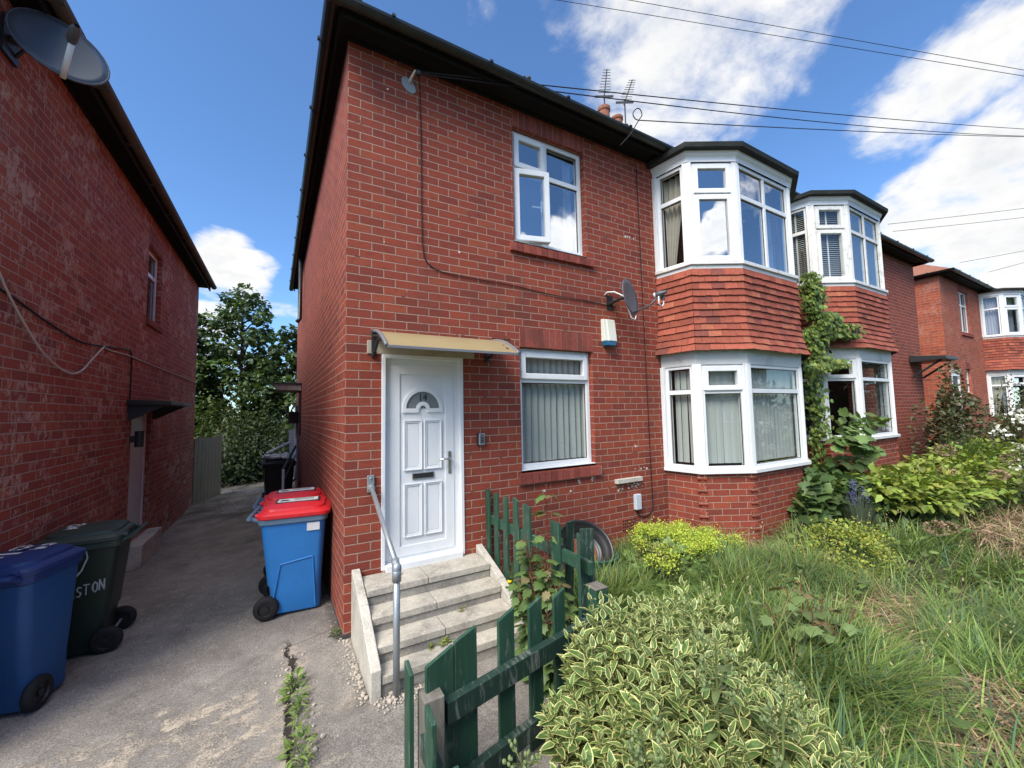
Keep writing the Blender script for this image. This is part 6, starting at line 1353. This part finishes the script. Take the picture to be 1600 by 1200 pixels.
# ------------------------------------------------------------------ camera
cam=bpy.data.cameras.new('camera'); co=bpy.data.objects.new('camera',cam); COL.objects.link(co); SC.camera=co
yaw,pitch,roll=R(29.71711644),R(3.93356314),R(-1.121089)
fwd=V(math.sin(yaw)*math.cos(pitch),math.cos(yaw)*math.cos(pitch),math.sin(pitch)); rt=V(math.cos(yaw),-math.sin(yaw),0); upv=rt.cross(fwd)
r2=rt*math.cos(roll)+upv*math.sin(roll); u2=-rt*math.sin(roll)+upv*math.cos(roll)
Mx=Matrix(((r2.x,u2.x,-fwd.x,CAM.x),(r2.y,u2.y,-fwd.y,CAM.y),(r2.z,u2.z,-fwd.z,CAM.z),(0,0,0,1))); co.matrix_world=Mx
cam.sensor_fit='HORIZONTAL'; cam.sensor_width=36; cam.lens=623.85*36/1600; cam.clip_start=.02; cam.clip_end=1500
# ------------------------------------------------------------------ light
EL,AZ=R(48),R(207)    # direction towards the sun: from -X, a little from the street side
sd=V(math.cos(EL)*math.cos(AZ),math.cos(EL)*math.sin(AZ),math.sin(EL))
sl=bpy.data.lights.new('sun','SUN'); so=bpy.data.objects.new('sun',sl); COL.objects.link(so); sl.energy=SUN; sl.angle=R(30); sl.color=(1,.95,.87)
so.rotation_euler=(-sd).to_track_quat('-Z','Y').to_euler(); so.location=(-20,-5,20)
w=bpy.data.worlds.new('World'); SC.world=w; w.use_nodes=True; nt=w.node_tree; nt.nodes.clear()
t=NT.__new__(NT); t.t=nt; t.m=None
out=nt.nodes.new('ShaderNodeOutputWorld')
sky=t.n('TexSky',sky_type='NISHITA'); sky.sun_disc=False; sky.sun_elevation=EL; sky.sun_rotation=math.atan2(sd.x,sd.y); sky.air_density=1.0; sky.dust_density=.25; sky.ozone_density=3.2; sky.altitude=50
tc=t.n('TexCoord').outputs['Generated']
nrm=t.n('VectorMath',operation='NORMALIZE'); t.set(nrm.inputs[0],tc); d=nrm.outputs[0]
sp=t.n('SeparateXYZ'); t.set(sp.inputs[0],d)
den=t.math('ADD',t.math('MAXIMUM',sp.outputs[2],0),.22); pl=t.n('CombineXYZ'); t.set(pl.inputs[0],t.math('DIVIDE',sp.outputs[0],den)); t.set(pl.inputs[1],t.math('DIVIDE',sp.outputs[1],den)); pl=pl.outputs[0]
def ray(px,py): return (fwd+r2*((px-800)/623.85)-u2*((py-600)/623.85)).normalized()
# cloud banks: directions in the sky, angular radius in degrees, weight
BL=[(ray(1050,10),13,1.0),(ray(1120,90),9,.9),(ray(930,10),8,.75),(ray(1120,-80),15,1.0),(ray(1195,60),6,.7),(ray(960,110),6,.5),(ray(1090,170),5,.35),
    (ray(1395,178),4.2,.85),(ray(1440,145),4.6,.95),(ray(1490,112),4.6,.95),(ray(1545,75),4.4,1.0),(ray(1425,228),2.6,.5),(ray(1345,195),2.4,.6),(ray(1620,40),4.5,.9),
    (ray(1480,310),5,.95),(ray(1550,265),5,.95),(ray(1610,195),4.2,.85),(ray(1420,365),5,.9),(ray(1530,370),7,.95),(ray(1620,400),7,.85),(ray(1680,290),7,.9),
    (ray(350,400),3.6,.95),(ray(385,430),3.6,.95),(ray(320,440),5,.8),(ray(330,500),6,.75),(ray(420,430),1.8,.6),(ray(430,510),4,.55),
    (ray(748,12),2.6,.62),(ray(770,-25),3.0,.5),(ray(1280,85),2.4,.42),(ray(452,455),2,.4)]
# small banks mirrored in the upper panes; wide unseen ones added as fill light
def mir(px,py,nx=(0,-1,0)):
    v=ray(px,py); n=Vector(nx).normalized(); return v-n*2*v.dot(n)
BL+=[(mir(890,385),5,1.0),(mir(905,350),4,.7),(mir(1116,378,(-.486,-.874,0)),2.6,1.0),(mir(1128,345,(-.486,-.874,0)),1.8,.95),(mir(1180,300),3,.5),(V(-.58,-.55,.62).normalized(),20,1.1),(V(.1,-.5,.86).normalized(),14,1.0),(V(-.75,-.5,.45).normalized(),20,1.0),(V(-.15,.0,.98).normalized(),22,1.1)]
acc=None
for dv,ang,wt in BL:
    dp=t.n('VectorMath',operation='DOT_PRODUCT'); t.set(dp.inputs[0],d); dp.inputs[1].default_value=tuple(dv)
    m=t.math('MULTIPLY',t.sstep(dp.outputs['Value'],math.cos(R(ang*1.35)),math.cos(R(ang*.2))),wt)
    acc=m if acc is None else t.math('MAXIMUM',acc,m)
n1=t.noise(pl,2.2,9,.60,.35).outputs[0]; n2=t.noise(pl,7,6,.62,.2).outputs[0]
cl=t.math('ADD',t.math('MULTIPLY',acc,.62),t.math('MULTIPLY',t.math('SUBTRACT',n1,.5),1.35)); cl=t.math('ADD',cl,t.math('MULTIPLY',t.math('SUBTRACT',n2,.5),.55))
mask=t.sstep(cl,.27,.62)
# thick parts are greyer, thin rims brighter
sh=t.sstep(t.math('ADD',cl,t.math('MULTIPLY',t.math('SUBTRACT',t.noise(pl,3.2,6,.6).outputs[0],.5),.9)),.45,1.05)
ccol=t.mix(sh,(1.0,.99,.97),(.72,.75,.80))
bg1=t.n('Background'); t.t.links.new(t.mix(1,sky.outputs[0],(.72,.93,1.12),'MULTIPLY') if TINT else sky.outputs[0],bg1.inputs[0]); bg1.inputs[1].default_value=SKY
bg2=t.n('Background'); t.set(bg2.inputs[0],ccol); t.set(bg2.inputs[1],t.math('MULTIPLY',CLOUD,t.math('ADD',1,t.math('MULTIPLY',t.math('MAXIMUM',t.sstep(t.math('MULTIPLY',sp.outputs[1],-1),.05,.5),t.sstep(sp.outputs[2],.82,.9)),1.9))))  # clouds over the street and overhead brightened to add fill light
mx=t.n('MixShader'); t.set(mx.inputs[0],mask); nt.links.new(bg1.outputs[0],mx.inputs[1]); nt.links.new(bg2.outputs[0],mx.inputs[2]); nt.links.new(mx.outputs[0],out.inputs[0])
SC.view_settings.view_transform='Standard'; SC.view_settings.look='None'; SC.view_settings.exposure=EXPO; SC.view_settings.gamma=1
SC.cycles.max_bounces=8; SC.cycles.transparent_max_bounces=16; SC.cycles.caustics_reflective=False; SC.cycles.caustics_refractive=False; SC.cycles.use_denoising=True
SC.cycles.sample_clamp_indirect=4
